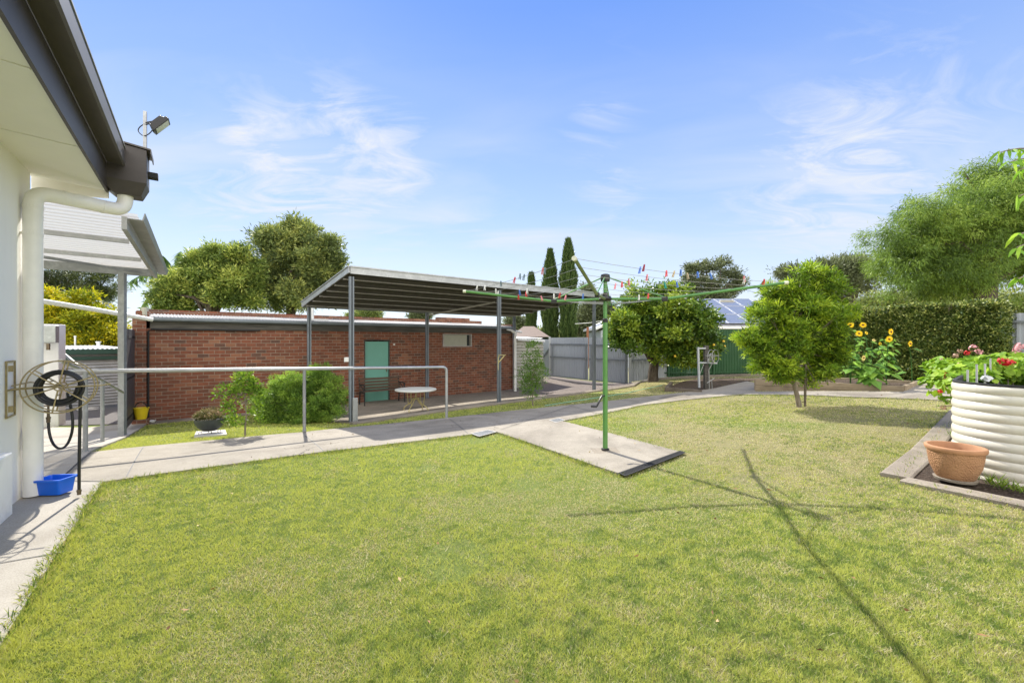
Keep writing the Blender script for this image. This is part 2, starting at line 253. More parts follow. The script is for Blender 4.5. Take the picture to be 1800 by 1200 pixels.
# ------------------------------------------------------------------ object helpers
def thing(name, label, cat, loc=(0, 0, 0), rot=0, group=None):
    o = bpy.data.objects.new(name, None); o.empty_display_size = .2; COL.objects.link(o); o.location = loc; o.rotation_euler = (0, 0, rot)
    tag(o, label, cat, group); o['_m'] = 1
    return o
def tag(o, label, cat, group=None):
    o['label'] = label; o['category'] = cat
    if group: o['group'] = group
    return o
def rootmat(o):
    while o.parent: o = o.parent
    return Matrix.Translation(o.location) @ o.rotation_euler.to_matrix().to_4x4()
class MB:
    def __init__(s): s.v = []; s.f = []
    def add(s, v, f):
        n = len(s.v); s.v += [tuple(p) for p in v]; s.f += [tuple(i+n for i in q) for q in f]; return s
    def box(s, c, size, ax=None, rot=0):
        hx, hy, hz = (a/2 for a in size)
        R = ax if ax is not None else Matrix.Rotation(rot, 3, 'Z'); c = Vector(c)
        v = [c+R@Vector((x, y, z)) for x in (-hx, hx) for y in (-hy, hy) for z in (-hz, hz)]
        return s.add(v, [(0, 1, 3, 2), (4, 6, 7, 5), (0, 4, 5, 1), (2, 3, 7, 6), (0, 2, 6, 4), (1, 5, 7, 3)])
    def bar(s, a, b, wd, ht, up=(0, 0, 1)):
        a = Vector(a); b = Vector(b); d = (b-a); l = d.length; x = d.normalized(); y = Vector(up).cross(x)
        if y.length < 1e-4: y = Vector((1, 0, 0)).cross(x)
        y.normalize(); z = x.cross(y); R = Matrix((x, y, z)).transposed()
        return s.box((a+b)/2, (l, wd, ht), ax=R)
    def tube(s, pts, r, n=8, cap=True):
        pts = [Vector(p) for p in pts]; rs = r if isinstance(r, (list, tuple)) else [r]*len(pts)
        rings = []; prev = None
        for i, p in enumerate(pts):
            d = (pts[min(i+1, len(pts)-1)]-pts[max(i-1, 0)]).normalized()
            if prev is None:
                u = d.orthogonal().normalized()
            else:
                u = prev-d*prev.dot(d)
                u = u.normalized() if u.length > 1e-5 else d.orthogonal().normalized()
            prev = u; v = d.cross(u)
            rings.append([p+(u*math.cos(2*math.pi*k/n)+v*math.sin(2*math.pi*k/n))*rs[i] for k in range(n)])
        vs = [q for rg in rings for q in rg]; fs = []
        for i in range(len(pts)-1):
            for k in range(n):
                k2 = (k+1) % n; fs.append((i*n+k, i*n+k2, (i+1)*n+k2, (i+1)*n+k))
        if cap: fs.append(tuple(range(n-1, -1, -1))); fs.append(tuple((len(pts)-1)*n+k for k in range(n)))
        return s.add(vs, fs)
    def ring(s, c, ax_u, ax_v, R, r, n=40, m=6):
        c = Vector(c); u = Vector(ax_u).normalized(); v = Vector(ax_v).normalized(); w_ = u.cross(v); vs = []; fs = []
        for i in range(n):
            a = 2*math.pi*i/n; d = u*math.cos(a)+v*math.sin(a)
            for k in range(m):
                b = 2*math.pi*k/m; vs.append(c+d*(R+r*math.cos(b))+w_*r*math.sin(b))
        for i in range(n):
            for k in range(m):
                fs.append((i*m+k, ((i+1) % n)*m+k, ((i+1) % n)*m+(k+1) % m, i*m+(k+1) % m))
        return s.add(vs, fs)
    def lathe(s, c, prof, n=32, sq=(1, 1)):
        c = Vector(c); vs = []; fs = []; m = len(prof)
        for i in range(n):
            a = 2*math.pi*i/n
            for r, z in prof: vs.append(c+Vector((r*math.cos(a)*sq[0], r*math.sin(a)*sq[1], z)))
        for i in range(n):
            for k in range(m-1):
                j = (i+1) % n; fs.append((i*m+k, j*m+k, j*m+k+1, i*m+k+1))
        return s.add(vs, fs)
    def quad(s, a, b, c, d): return s.add([a, b, c, d], [(0, 1, 2, 3)])
    def prism(s, poly, z0, z1):
        n = len(poly); vs = [(x, y, z0) for x, y in poly]+[(x, y, z1) for x, y in poly]
        fs = [tuple(range(n-1, -1, -1)), tuple(range(n, 2*n))]+[(i, (i+1) % n, n+(i+1) % n, n+i) for i in range(n)]
        return s.add(vs, fs)
    def extrude(s, poly3, vec):
        n = len(poly3); vec = Vector(vec); vs = [Vector(p) for p in poly3]; vs += [p+vec for p in vs]
        fs = [tuple(range(n-1, -1, -1)), tuple(range(n, 2*n))]+[(i, (i+1) % n, n+(i+1) % n, n+i) for i in range(n)]
        return s.add(vs, fs)
    def build(s, name, m, parent=None, local=False, smooth=False, bevel=0, kind=None, label=None):
        me = bpy.data.meshes.new(name); v = s.v
        if parent is not None and not local:
            Mi = rootmat(parent).inverted(); v = [tuple(Mi@Vector(p)) for p in v]
        me.from_pydata(v, [], s.f); me.materials.append(m); me.validate()
        o = bpy.data.objects.new(name, me); COL.objects.link(o); o.parent = parent
        if smooth:
            me.polygons.foreach_set('use_smooth', [True]*len(me.polygons))
            me.set_sharp_from_angle(angle=math.radians(48))
        if bevel:
            b = o.modifiers.new('b', 'BEVEL'); b.width = bevel; b.segments = 2; b.limit_method = 'ANGLE'
        if kind: o['kind'] = kind
        if label: o['label'] = label
        return o
def npmesh(name, V, nside, m, parent=None, tint=None, kind=None, smooth=False):
    """V: (n*nside, 3) faces each with own vertices"""
    if parent is not None:
        l = rootmat(parent).inverted(); A = np.array(l); V = V@A[:3, :3].T+A[:3, 3]
    n = len(V)//nside; me = bpy.data.meshes.new(name)
    me.vertices.add(len(V)); me.vertices.foreach_set('co', V.astype(np.float32).ravel())
    me.loops.add(len(V)); me.loops.foreach_set('vertex_index', np.arange(len(V), dtype=np.int32))
    me.polygons.add(n); me.polygons.foreach_set('loop_start', np.arange(0, len(V), nside, dtype=np.int32))
    if tint is not None:
        a = me.attributes.new('tint', 'FLOAT', 'FACE'); a.data.foreach_set('value', tint.astype(np.float32))
    me.materials.append(m); me.update(); 
    o = bpy.data.objects.new(name, me); COL.objects.link(o); o.parent = parent
    if kind: o['kind'] = kind
    return o
def P(px, py, Y): return Vector(((px-900)/F*Y, Y, CH-(py-HZ)/F*Y))
# ------------------------------------------------------------------ terrain from scattered heights
D1 = Vector((1.257, 1, 0)).normalized(); D2 = Vector((-.78, 1, 0)).normalized()
SH0 = Vector((-8.97, 10.05, -.56))
def shed(px, off=0, z=-.56):   # point on the front wall plane of the brick shed
    r = (px-900)/F; n = Vector((D1.y, -D1.x, 0)); o = SH0+n*off
    s_ = (r*o.y-o.x)/(D1.x-r*D1.y); q = o+D1*s_; return Vector((q.x, q.y, z))
CT = []
def ct(px, py, z): Y = (CH-z)*F/(py-HZ); CT.append(((px-900)/F*Y, Y, z))
for a in [(1064, 795, 0), (900, 1190, 0), (0, 1140, 0), (180, 850, -.02), (55, 880, 0), (150, 798, -.07), (535, 760, -.13), (785, 735, -.2),
          (1680, 855, .16), (1358, 873, .08), (1580, 845, .14), (1680, 735, .22), (1750, 1100, .1), (1408, 715, .15), (1064, 720, -.1), (1240, 685, .02), (1328, 687, .1),
          (1590, 688, .3), (1640, 672, .32), (1660, 703, .3), (180, 780, -.28), (215, 768, -.44), (370, 769, -.22), (480, 752, -.3), (600, 748, -.38), (617, 745, -.41), (876, 710, -.33), (1043, 688, -.29),
          (968, 662, -.25), (1098, 675, -.28), (1148, 671, -.02), (1290, 663, .04), (1500, 664, .3), (1780, 680, .33), (1400, 664, .15), (1060, 836, 0), (1200, 760, .04), (640, 850, -.02)]: ct(*a)
for p in (245, 300, 450, 600, 750, 900): q = shed(p); CT.append((q.x, q.y, -.56)); 
for p in (300, 600, 900): q = shed(p)+D2*4; CT.append((q.x, q.y, -.56))
CT += [(-3, 0, 0), (0, -1, 0), (3, 0, .1), (6, 0, .2), (-6, 0, 0), (-8, 4, -.1), (-12, 9.5, -.5), (8, 5, .3), (14, 6, .4), (-8.3, 7.6, -.42), (-7, 6, -.2)]
for k in range(14):
    a = 2*math.pi*k/14; CT.append((38*math.cos(a), 10+38*math.sin(a), -.2))
CT = np.array(CT)
def _phi(r2): return np.where(r2 > 1e-12, .5*r2*np.log(np.maximum(r2, 1e-12)), 0)
_n = len(CT); _A = np.zeros((_n+3, _n+3)); _d = ((CT[:, None, :2]-CT[None, :, :2])**2).sum(-1)
_A[:_n, :_n] = _phi(_d)+np.eye(_n)*.15; _A[:_n, _n] = 1; _A[:_n, _n+1:] = CT[:, :2]; _A[_n, :_n] = 1; _A[_n+1:, :_n] = CT[:, :2].T
_w = np.linalg.solve(_A, np.concatenate([CT[:, 2], [0, 0, 0]]))
def tz_np(x, y):
    x = np.asarray(x, float); y = np.asarray(y, float); sh = x.shape; x = x.ravel(); y = y.ravel(); o = np.empty(len(x))
    for i in range(0, len(x), 40000):
        xx = x[i:i+40000]; yy = y[i:i+40000]
        d = (xx[:, None]-CT[None, :, 0])**2+(yy[:, None]-CT[None, :, 1])**2
        o[i:i+40000] = _phi(d)@_w[:_n]+_w[_n]+_w[_n+1]*xx+_w[_n+2]*yy
    r = np.sqrt(x*x+(y-10)**2); t = np.clip((r-26)/10, 0, 1); o = np.clip(o, -.8, .8)*(1-t)+(-.2)*t
    return o.reshape(sh)
def tz(x, y): return float(tz_np([x], [y])[0])
def G(px, py, dz=0):
    z = 0.0
    for _ in range(40):
        Y = (CH-z-dz)*F/(py-HZ); Y = min(Y, 60); z2 = tz((px-900)/F*Y, Y); z = z*.5+z2*.5
    Y = (CH-z-dz)*F/(py-HZ); return Vector(((px-900)/F*Y, Y, z+dz))
def onground(v, dz=0): return Vector((v[0], v[1], tz(v[0], v[1])+dz))
def inpoly(x, y, poly):
    c = np.zeros(len(x), bool); n = len(poly)
    for i in range(n):
        x1, y1 = poly[i][0], poly[i][1]; x2, y2 = poly[(i+1) % n][0], poly[(i+1) % n][1]
        if y1 == y2: continue
        t = ((y1 > y) != (y2 > y)) & (x < (x2-x1)*(y-y1)/(y2-y1)+x1); c ^= t
    return c
def densify(poly, step):
    o = []
    for i in range(len(poly)):
        a = Vector(poly[i][:2]); b = Vector(poly[(i+1) % len(poly)][:2]); k = max(1, int((b-a).length/step))
        o += [a.lerp(b, j/k) for j in range(k)]
    return o
def drape(name, poly, dz, m, step=.25, skirt=.15, zf=None, kind='structure', parent=None, **kw):
    bd = densify(poly, step); xs = [p.x for p in bd]; ys = [p.y for p in bd]
    gx, gy = np.meshgrid(np.arange(min(xs), max(xs), step), np.arange(min(ys), max(ys), step)); gx = gx.ravel()+step*.37; gy = gy.ravel()+step*.41
    k = inpoly(gx, gy, bd); gx = gx[k]; gy = gy[k]; nb = len(bd)
    pts = bd+[Vector((a, b)) for a, b in zip(gx, gy)]
    r = delaunay_2d_cdt(pts, [(i, (i+1) % nb) for i in range(nb)], [list(range(nb))], 1, 1e-4)
    v2 = r[0]; fs = r[2]; X = np.array([p.x for p in v2]); Y = np.array([p.y for p in v2])
    Z = (tz_np(X, Y) if zf is None else zf(X, Y))+dz
    mb = MB(); mb.v = [(a, b, c) for a, b, c in zip(X, Y, Z)]; mb.f = [tuple(f) for f in fs]
    ec = {}
    for f in fs:
        for i in range(len(f)): e = (f[i], f[(i+1) % len(f)]); ec[e] = 1
    for (a, b) in list(ec):
        if (b, a) not in ec:
            n = len(mb.v); mb.v += [(X[a], Y[a], Z[a]-skirt), (X[b], Y[b], Z[b]-skirt)]; mb.f.append((b, a, n, n+1))
    o = mb.build(name, m, parent)
    if kind: o['kind'] = kind
    return o
def Gs(l): return [G(*a) for a in l]

# ------------------------------------------------------------------ ground sheet
def lawn_b(N):
    big = N.noise(.55, 5, .6, dist=.4); fine = N.noise(14, 6, .75); tiny = N.noise(90, 4, .8)
    x, y, z = N.xyz()
    side = N.math('MULTIPLY', N.math('ADD', x, -.6), .05)
    dry = N.math('ADD', N.math('ADD', big, side), N.math('MULTIPLY', N.math('SUBTRACT', fine, .5), .55))
    g = N.ramp(tiny, [(.3, (.10, .14, .035)), (.7, (.25, .30, .08))])
    s = N.ramp(tiny, [(.3, (.19, .17, .08)), (.7, (.38, .34, .18))])
    N.out(N.mixc(N.ramp(dry, [(.5, (0, 0, 0)), (.66, (.9, .9, .9))]), g, s)); N.bump(tiny, .9, .02)
M['lawn'] = mat('lawn', lawn_b, rough=.95, spec=.1)
def grid_axis(lo, hi, fine, far):
    a = list(np.arange(lo, hi+.001, fine)); d = fine; x = lo
    L_ = []
    while x > -far: d *= 1.35; x -= d; L_.append(x)
    R_ = []; d = fine; x = hi
    while x < far: d *= 1.35; x += d; R_.append(x)
    return np.array(L_[::-1]+a+R_)
gx = grid_axis(-13, 15, .2, 1500); gy = grid_axis(-3, 21, .2, 1500)
XX, YY = np.meshgrid(gx, gy); ZZ = tz_np(XX, YY)
mb = MB(); mb.v = list(zip(XX.ravel(), YY.ravel(), ZZ.ravel())); nx = len(gx)
mb.f = [(j*nx+i, j*nx+i+1, (j+1)*nx+i+1, (j+1)*nx+i) for j in range(len(gy)-1) for i in range(nx-1)]
mb.build('ground', M['lawn'], smooth=True, kind='structure')
# ------------------------------------------------------------------ paving
HW0 = Vector((-4.06, 3.34, 0)); HD = Vector((-.75, 1, 0)).normalized(); HN = Vector((HD.y, -HD.x, 0))   # house wall line, outward normal
poly_pad = [HW0-HD*4.5-HN*.5, HW0-HD*4.5+HN*.82, *Gs([(180, 850), (105, 848)]), HW0+HD*1.3+HN*.55, HW0+HD*1.3-HN*.6]
pn = G(0, 1140); e0 = G(180, 850); ed = (pn-e0).normalized()
poly_pad[1] = e0+ed*6.5; poly_pad[0] = e0+ed*6.5-Vector((HN.x, HN.y, 0))*2
drape('pavement', poly_pad, .02, M['concrete_new'], skirt=.12)
near_edge = [(180, 850), (290, 834), (400, 819), (500, 805), (620, 790), (730, 777), (830, 765), (870, 761)]
slab_c = [(870, 761), (1088, 836), (1195, 797), (985, 742)]
near2 = [(985, 742), (1060, 728), (1130, 713), (1200, 704), (1300, 694), (1400, 695), (1500, 699), (1600, 702), (1670, 706)]
far_edge = [(1670, 690), (1630, 668), (1612, 668), (1588, 690), (1328, 689), (1328, 674), (1313, 671), (1285, 677), (1258, 683), (1225, 688), (1180, 693), (1110, 701), (1000, 713), (900, 723), (785, 736), (700, 744), (620, 752), (535, 761), (440, 769), (345, 778), (250, 787), (160, 797), (105, 847)]
poly_path = Gs(near_edge+[(985, 742)]+near2[1:]+far_edge)
drape('path', poly_path, .022, M['concrete'], skirt=.12)
poly_slab = Gs([(870, 760.5), (1088, 836), (1195, 797), (986, 741.5)])
drape('concrete_slab_ground', [poly_slab[0]-(poly_slab[1]-poly_slab[0])*.0, *poly_slab[1:]], .028, M['concrete'], skirt=.12)
poly_ramp = [*Gs([(105, 847), (160, 797), (235, 762)]), shed(262, .12), shed(232, .12), shed(150, .3), Vector((-13, 9.3, 0)), Vector((-9, 5, 0)), HW0+HD*1.25-HN*.5]
drape('ramp_pavement', poly_ramp, .036, M['concrete_new'], skirt=.3)
poly_far = [Vector((-12, 9.2, 0)), shed(232, .05), shed(232, -6), Vector((-22, 16, 0)), Vector((-20, 9, 0))]
drape('asphalt_ground', poly_far, .022, M['asphalt'], step=.5)
poly_apron = [shed(262, .45), shed(262, -.1), shed(640, -.1), shed(640, .35)]
drape('apron_pavement', poly_apron, .028, M['concrete_old'])
# patio slab
PF0 = Vector((-3.595, 9.4, 0)); DP = Vector((1.284, 1, 0)).normalized(); NP = Vector((-.77, 1, 0)).normalized()
def pf(s_, t): q = PF0+DP*s_+NP*t; return q
pR = G(1046, 687); pm = G(617, 745); p9 = G(955, 700)
poly_patio = [pm, G(700, 734), G(790, 721), G(876, 710), p9, G(925, 692), shed(905, .05), shed(905, -.3), shed(560, -.3), G(540, 738)]
drape('patio_pavement', poly_patio, .03, M['concrete_old'], skirt=.15)
poly_gravel = [G(925, 692), p9, G(1043, 688), G(1085, 683), G(1112, 678), G(1135, 668), P(1142, 664, 17.0), P(1098, 672, 16.8), P(968, 660, 19.7), P(905, 664, 19), shed(905, .05)]
drape('gravel_ground', poly_gravel, .02, M['gravel'], step=.3)
# kerb following the patio front and curving up to the fence
def strip(name, pts, wd, ht, m, dz=0, kind='structure', parent=None, seg=.25):
    pts = [Vector(p) for p in pts]; dn = []
    for a, b in zip(pts[:-1], pts[1:]):
        k = max(1, int((b-a).length/seg)); dn += [a.lerp(b, j/k) for j in range(k)]
    dn.append(pts[-1]); mb = MB(); vs = []; fs = []
    for i, p in enumerate(dn):
        d = (dn[min(i+1, len(dn)-1)]-dn[max(i-1, 0)]); d.z = 0; d.normalize(); n = Vector((-d.y, d.x, 0))*wd/2
        z = tz(p.x, p.y)+dz
        for q, zq in ((p-n, z-.15), (p-n, z+ht-.008), (p-n*.85, z+ht), (p+n*.85, z+ht), (p+n, z+ht-.008), (p+n, z-.15)): vs.append((q.x, q.y, zq))
    m6 = 6
    for i in range(len(dn)-1):
        for k in range(5): fs.append((i*m6+k, i*m6+k+1, (i+1)*m6+k+1, (i+1)*m6+k))
    fs += [tuple(range(5, -1, -1)), tuple((len(dn)-1)*m6+k for k in range(6))]
    mb.add(vs, fs); return mb.build(name, m, parent, kind=kind)
strip('kerb', [G(618, 747), G(700, 735.5), G(790, 722.5), G(876, 711.5), G(957, 701), G(1043, 689), G(1085, 684), G(1112, 679.5), G(1130, 672), G(1143, 665.5)], .16, .06, M['concrete_old'])
# border round the raised planting bed at the right
bC = G(1580, 848); bL = [G(1625, 797), G(1672, 742), G(1688, 722)]; bR = [G(1690, 868), G(1800, 891), G(1950, 925)]
inn = G(1628, 838)
strip('border_kerb', [bC+Vector((.06, .1, 0))]+bL, .22, .035, M['concrete_old'])
strip('border_kerb', [bC+Vector((.05, 0, 0))]+bR, .17, .036, M['concrete_old'])
tb = [bC+Vector((.15, .08, 0)), *[b+Vector((.13, .05, 0)) for b in bL], G(1700, 700), Vector((9.6, 7, 0)), Vector((9, 2, 0)), *[b+Vector((.05, .05, 0)) for b in bR[::-1]]]
poly_bedR = tb
drape('soil_bed_ground', tb, .012, M['soil'], step=.2)
# low bed round the reel post
poly_low = [G(1172, 685), G(1232, 688.5), G(1260, 683), G(1300, 675), G(1325, 669), G(1340, 665.5), G(1240, 665.5), G(1200, 671), G(1185, 677)]
drape('garden_bed_soil', poly_low, .016, M['soil'], step=.3, kind='structure')
t = thing('timber_edging', 'low weathered timber edging along the front of the weedy bed by the reel post', 'edging', onground(G(1175, 687)))
a, b, c = G(1171, 687.5), G(1233, 690), G(1180, 677)
MB().bar(onground(a, .05), onground(b, .0), .09, .15).build('front_board', M['sleeper_dark'], t, bevel=.006)
MB().bar(onground(a, .05), onground(c, .05), .09, .12).build('side_board', M['sleeper_dark'], t, bevel=.006)
# raised soil/gravel strip along fence foot
# joints sawn in the paving
def joint(a, b, dz, name='joint_path'):
    k = 12; A = G(*a); B = G(*b); mb = MB(); d = (B-A).normalized(); n = Vector((-d.y, d.x, 0))*.006; pv = None
    for i in range(k+1):
        p = A.lerp(B, i/k); z = tz(p.x, p.y)+dz; mb.v += [(p.x-n.x, p.y-n.y, z), (p.x+n.x, p.y+n.y, z)]
        if i: j = 2*i; mb.f.append((j-2, j-1, j+1, j))
    o = mb.build(name, M['wire_dark']); o['kind'] = 'structure'
for a, b in [((105, 846), (160, 799)), ((536, 768), (568, 795)), ((252, 789), (222, 842)), ((790, 738), (822, 764)), ((1000, 714), (1050, 728)), ((1130, 699.5), (1165, 707))]: joint(a, b, .0255)
joint((0, 995), (112, 975), .024); joint((118, 849), (183, 849.5), .0265)
joint((1010, 713), (880, 758), .032)

# ------------------------------------------------------------------ grass
def grass():
    N = 1250000
    px = RNG.uniform(-500, 2300, N); Y = np.exp(RNG.uniform(math.log(1.25), math.log(18), N)); X = (px-900)/F*Y
    keep = np.ones(N, bool)
    for q in (poly_pad, poly_path, poly_slab, poly_ramp, poly_far, poly_apron, poly_patio, poly_gravel, poly_bedR): keep &= ~inpoly(X, Y, q)
    low_ = inpoly(X, Y, poly_low); keep &= ~(low_ & (RNG.random(N) > .25))
    n = Vector((D1.y, -D1.x)); s_ = (X-SH0.x)*n.x+(Y-SH0.y)*n.y; keep &= (s_ > .05)
    keep &= ((X-HW0.x)*HN.x+(Y-HW0.y)*HN.y > -.05)
    keep &= RNG.random(N) < np.where(np.sin(X*3.1+Y)*np.sin(Y*2.7-X*1.3)*np.sin(X*1.1+2) > .72, .35, 1)
    keep &= ~((X > 9.6) & (Y > 13.6-(X-10)*1.5))
    X = X[keep]; Y = Y[keep]; n = len(X); Z = tz_np(X, Y)
    def vn(x, y, s, seed):
        r = np.random.default_rng(seed).random((64, 64)); u = x*s; v = y*s; i = np.floor(u).astype(int); j = np.floor(v).astype(int); f = u-i; g = v-j; f = f*f*(3-2*f); g = g*g*(3-2*g)
        return (r[i % 64, j % 64]*(1-f)*(1-g)+r[(i+1) % 64, j % 64]*f*(1-g)+r[i % 64, (j+1) % 64]*(1-f)*g+r[(i+1) % 64, (j+1) % 64]*f*g)
    big = .45*vn(X, Y, .8, 1)+.3*vn(X+9, Y, 2.2, 2)+.25*vn(X, Y+5, 6, 3)
    clump = vn(X, Y, 14, 4)*.6+vn(X, Y, 30, 6)*.4
    dry = np.clip((big-.47+.05*(np.minimum(X, 4)-.3)+.004*(Y-3))*2.3+(clump-.5)*1.1+.08, 0, 1)
    isdry = RNG.random(n) < dry*.76+.05+.35*(vn(X+20, Y+4, 3.1, 15) > .84)
    h = (.005+.011*RNG.random(n)+.011*np.clip(clump, 0, 1)*(1-dry))*(1+.05*Y)*(1-.3*dry)
    edge = (np.abs((X-e0.x)*HN.x+(Y-e0.y)*HN.y) < .12) & (X < -1.5) & (Y < 4.4); h = np.where(edge, h*1.8, h)
    wd = .0012+.00115*Y*RNG.uniform(.6, 1.1, n)
    a = RNG.uniform(0, 2*np.pi, n); lean = RNG.uniform(.2, 1.4, n)*h; b = a+RNG.uniform(-1.2, 1.2, n)
    long_ = RNG.random(n) < .004; h = np.where(long_ , h*.5, h); lean = np.where(long_, .07, lean)
    base = np.stack([X, Y, Z+.002], 1); side = np.stack([np.cos(b+np.pi/2)*wd, np.sin(b+np.pi/2)*wd, 0*X], 1)/2
    tip = base+np.stack([np.cos(a)*lean, np.sin(a)*lean, h], 1)
    V = np.stack([base-side, base+side, tip], 1).reshape(-1, 3)
    weed = (vn(X+3, Y, 4.5, 12) > .8); g = np.clip(.33-.03*np.clip(X, -2, 3)+.7*(clump-.5)-.06*weed+.42*(RNG.random(n)-.15)+.2*(vn(X, Y, .5, 9)-.4), 0, .49)
    t_ = np.where(isdry | long_, .62+.38*RNG.random(n), g)
    def bl(N):
        c = N.ramp(N.attr('tint'), [(0, (.06, .115, .03)), (.25, (.19, .275, .055)), (.5, (.52, .535, .14)), (.6, (.33, .27, .15)), (.8, (.52, .45, .28)), (1, (.75, .68, .5))])
        N.out(c); t = N.n('ShaderNodeBsdfTranslucent'); N.l(N.mixc(.6, c, N.mixc(1.0, c, (1.3, 1.3, .4), 'MULTIPLY')), t.inputs[0])
        m = N.n('ShaderNodeMixShader'); m.inputs[0].default_value = .35; N.l(N.b.outputs[0], m.inputs[1]); N.l(t.outputs[0], m.inputs[2]); N.l(m.outputs[0], N.nt.nodes['Material Output'].inputs[0])
    o = npmesh('grass', V, 3, mat('grass_blade', bl, rough=.6, spec=.15), tint=t_); o['kind'] = 'stuff'; tag(o, 'mown green lawn grass with straw coloured dry patches', 'grass')
grass()

# ------------------------------------------------------------------ foliage builders
def leaf_quads(C, Dv, ln, wd, rng, tint, fold=.25):
    n = len(C); Dv = Dv/np.maximum(np.linalg.norm(Dv, axis=1, keepdims=True), 1e-6)
    r = rng.normal(size=(n, 3)); sd = np.cross(Dv, r); sd /= np.maximum(np.linalg.norm(sd, axis=1, keepdims=True), 1e-6)
    ln = ln*rng.uniform(.45, 1.5, (n, 1)); wd = wd*rng.uniform(.7, 1.2, (n, 1))
    up = np.cross(sd, Dv)*wd*fold
    a = C; b = C+Dv*ln*.45+sd*wd/2+up; c = C+Dv*ln; d = C+Dv*ln*.45-sd*wd/2+up
    return np.stack([a, b, c, d], 1).reshape(-1, 3)
def foliage(name, blobs, ncl, nlf, cr, ln, wd, m, parent, seed, droop=0, up=.3, shell=.55, flat=.7, fill=0, tvar=.28, tbias=0, cull=None, puffs=0):
    """blobs: (x,y,z,rx,ry,rz) ellipsoids; ncl clumps, nlf leaves a clump"""
    rng = np.random.default_rng(seed); B = np.array(blobs, float); wgt = (B[:, 3]*B[:, 4]*B[:, 5])**(.67); wgt /= wgt.sum()
    if puffs:
        bi = rng.choice(len(B), puffs, p=wgt); d = rng.normal(size=(puffs, 3)); d /= np.linalg.norm(d, axis=1, keepdims=True)
        pc = B[bi, :3]+d*B[bi, 3:]*rng.uniform(.35, .95, (puffs, 1)); pr_ = np.median(B[:, 3:])*rng.uniform(.22, .5, (puffs, 1)); ptint = rng.uniform(-.16, .16, puffs)
        B = np.concatenate([pc, pr_, pr_, pr_*.75], 1); wgt = pr_[:, 0]**2; wgt /= wgt.sum()
    bi = rng.choice(len(B), ncl, p=wgt); d = rng.normal(size=(ncl, 3)); d /= np.linalg.norm(d, axis=1, keepdims=True)
    rr = rng.uniform(shell, 1.0, (ncl, 1))**.6
    C = B[bi, :3]+d*B[bi, 3:]*rr*rng.uniform(.82, 1.2, (ncl, 1)); ct_ = rng.uniform(0, 1, ncl)
    if puffs: ct_ = ct_+ptint[bi]/max(tvar, .1)
    cs = cr*rng.uniform(.55, 1.35, ncl)
    li = np.repeat(np.arange(ncl), nlf); n = len(li)
    off = rng.normal(size=(n, 3))*cs[li, None]*np.array([1, 1, flat])*.6
    if droop: off[:, 2] -= np.abs(rng.normal(size=n))*droop; 
    Q = C[li]+off; Dv = off/cs[li, None]*.8+d[li]*.5+rng.normal(size=(n, 3))*.6; Dv[:, 2] += up-(.75 if droop else 0)
    t_ = np.clip(.5+tbias+(ct_[li]-.5)*tvar*2+rng.normal(size=n)*.14, 0, 1)
    if cull is not None: k = cull(Q); Q = Q[k]; Dv = Dv[k]; t_ = t_[k]
    V = leaf_quads(Q, Dv, ln, wd, rng, t_)
    return npmesh(name, V, 4, m, parent, tint=t_), C
def limbs(root, base, fork, C, r0, nb, seed, m, name='trunk', bend=.15, n=7, rt=None):
    rng = random.Random(seed); mb = MB(); base = Vector(base); fork = Vector(fork); ax = (fork-base); L0 = ax.length
    pts = [base-Vector((0, 0, .05))]+[base.lerp(fork, k/4)+Vector((rng.uniform(-1, 1), rng.uniform(-1, 1), 0))*bend*L0*.25 for k in range(1, 4)]+[fork]
    r1 = rt or r0*.7
    mb.tube(pts, [r0*1.35]+[r0+(r1-r0)*k/4 for k in range(1, 5)], n)
    idx = [rng.randrange(len(C)) for _ in range(nb)]
    for k, i in enumerate(idx):
        e = Vector(C[i]); st = base.lerp(fork, rng.uniform(.7, 1)) if k > nb*.3 else fork
        mid = st.lerp(e, .45)+Vector((rng.uniform(-1, 1), rng.uniform(-1, 1), rng.uniform(0, 1)))*(e-st).length*.16
        rr = r1*rng.uniform(.35, .75); mb.tube([st, st.lerp(mid, .5)+Vector((0, 0, .02)), mid, e], [rr, rr*.8, rr*.55, rr*.15], 5, cap=False)
    return mb.build(name, m, root, smooth=True)
def tree(name, label, cat, base, blobs, fork, r0, nb, ncl, nlf, cr, ln, wd, lm, bm, seed, group=None, **kw):
    t = thing(name, label, cat, base, group=group)
    _, C = foliage('crown', blobs, ncl, nlf, cr, ln, wd, lm, t, seed, **kw)
    limbs(t, base, fork, C, r0, nb, seed, bm)
    return t
def B(px, py, Y, rxp, ryp, dep=None):   # ellipsoid seen at a pixel of that pixel half-size
    c = P(px, py, Y); rx = rxp/F*Y; rz = ryp/F*Y; return (c.x, c.y, c.z, rx, dep or rx*.85, rz)

# ------------------------------------------------------------------ house
HC = HW0+HD*.75                        # far corner of the white wall
hh = thing('house', 'white rendered house with cream eaves and dark brown gutter beside the lawn', 'house', HW0)
def hp(s_, t, z): q = HW0+HD*s_+HN*t; return Vector((q.x, q.y, z))
SL = .75; ZS = 2.98
mb = MB(); mb.extrude([hp(-6, 0, -.1), hp(SL, 0, -.1), hp(SL, -4, -.1), hp(-6, -4, -.1)], (0, 0, 3.08)); mb.build('wall', M['render_white'], hh)
EV = .5
mb = MB(); mb.extrude([hp(-6, -.02, ZS), hp(SL+.12, -.02, ZS), hp(SL+.12, EV, ZS-.03), hp(-6, EV, ZS-.03)], (0, 0, .03)); mb.build('soffit', M['soffit'], hh)
mb = MB(); mb.extrude([hp(SL+.12, -.02, ZS-.15), hp(SL+.12, EV+.02, ZS-.1), hp(SL+.12, EV+.02, ZS+.1), hp(SL+.12, -.02, ZS+.36)], HD*.03); mb.build('eave_end_board', M['soffit'], hh, bevel=.004)
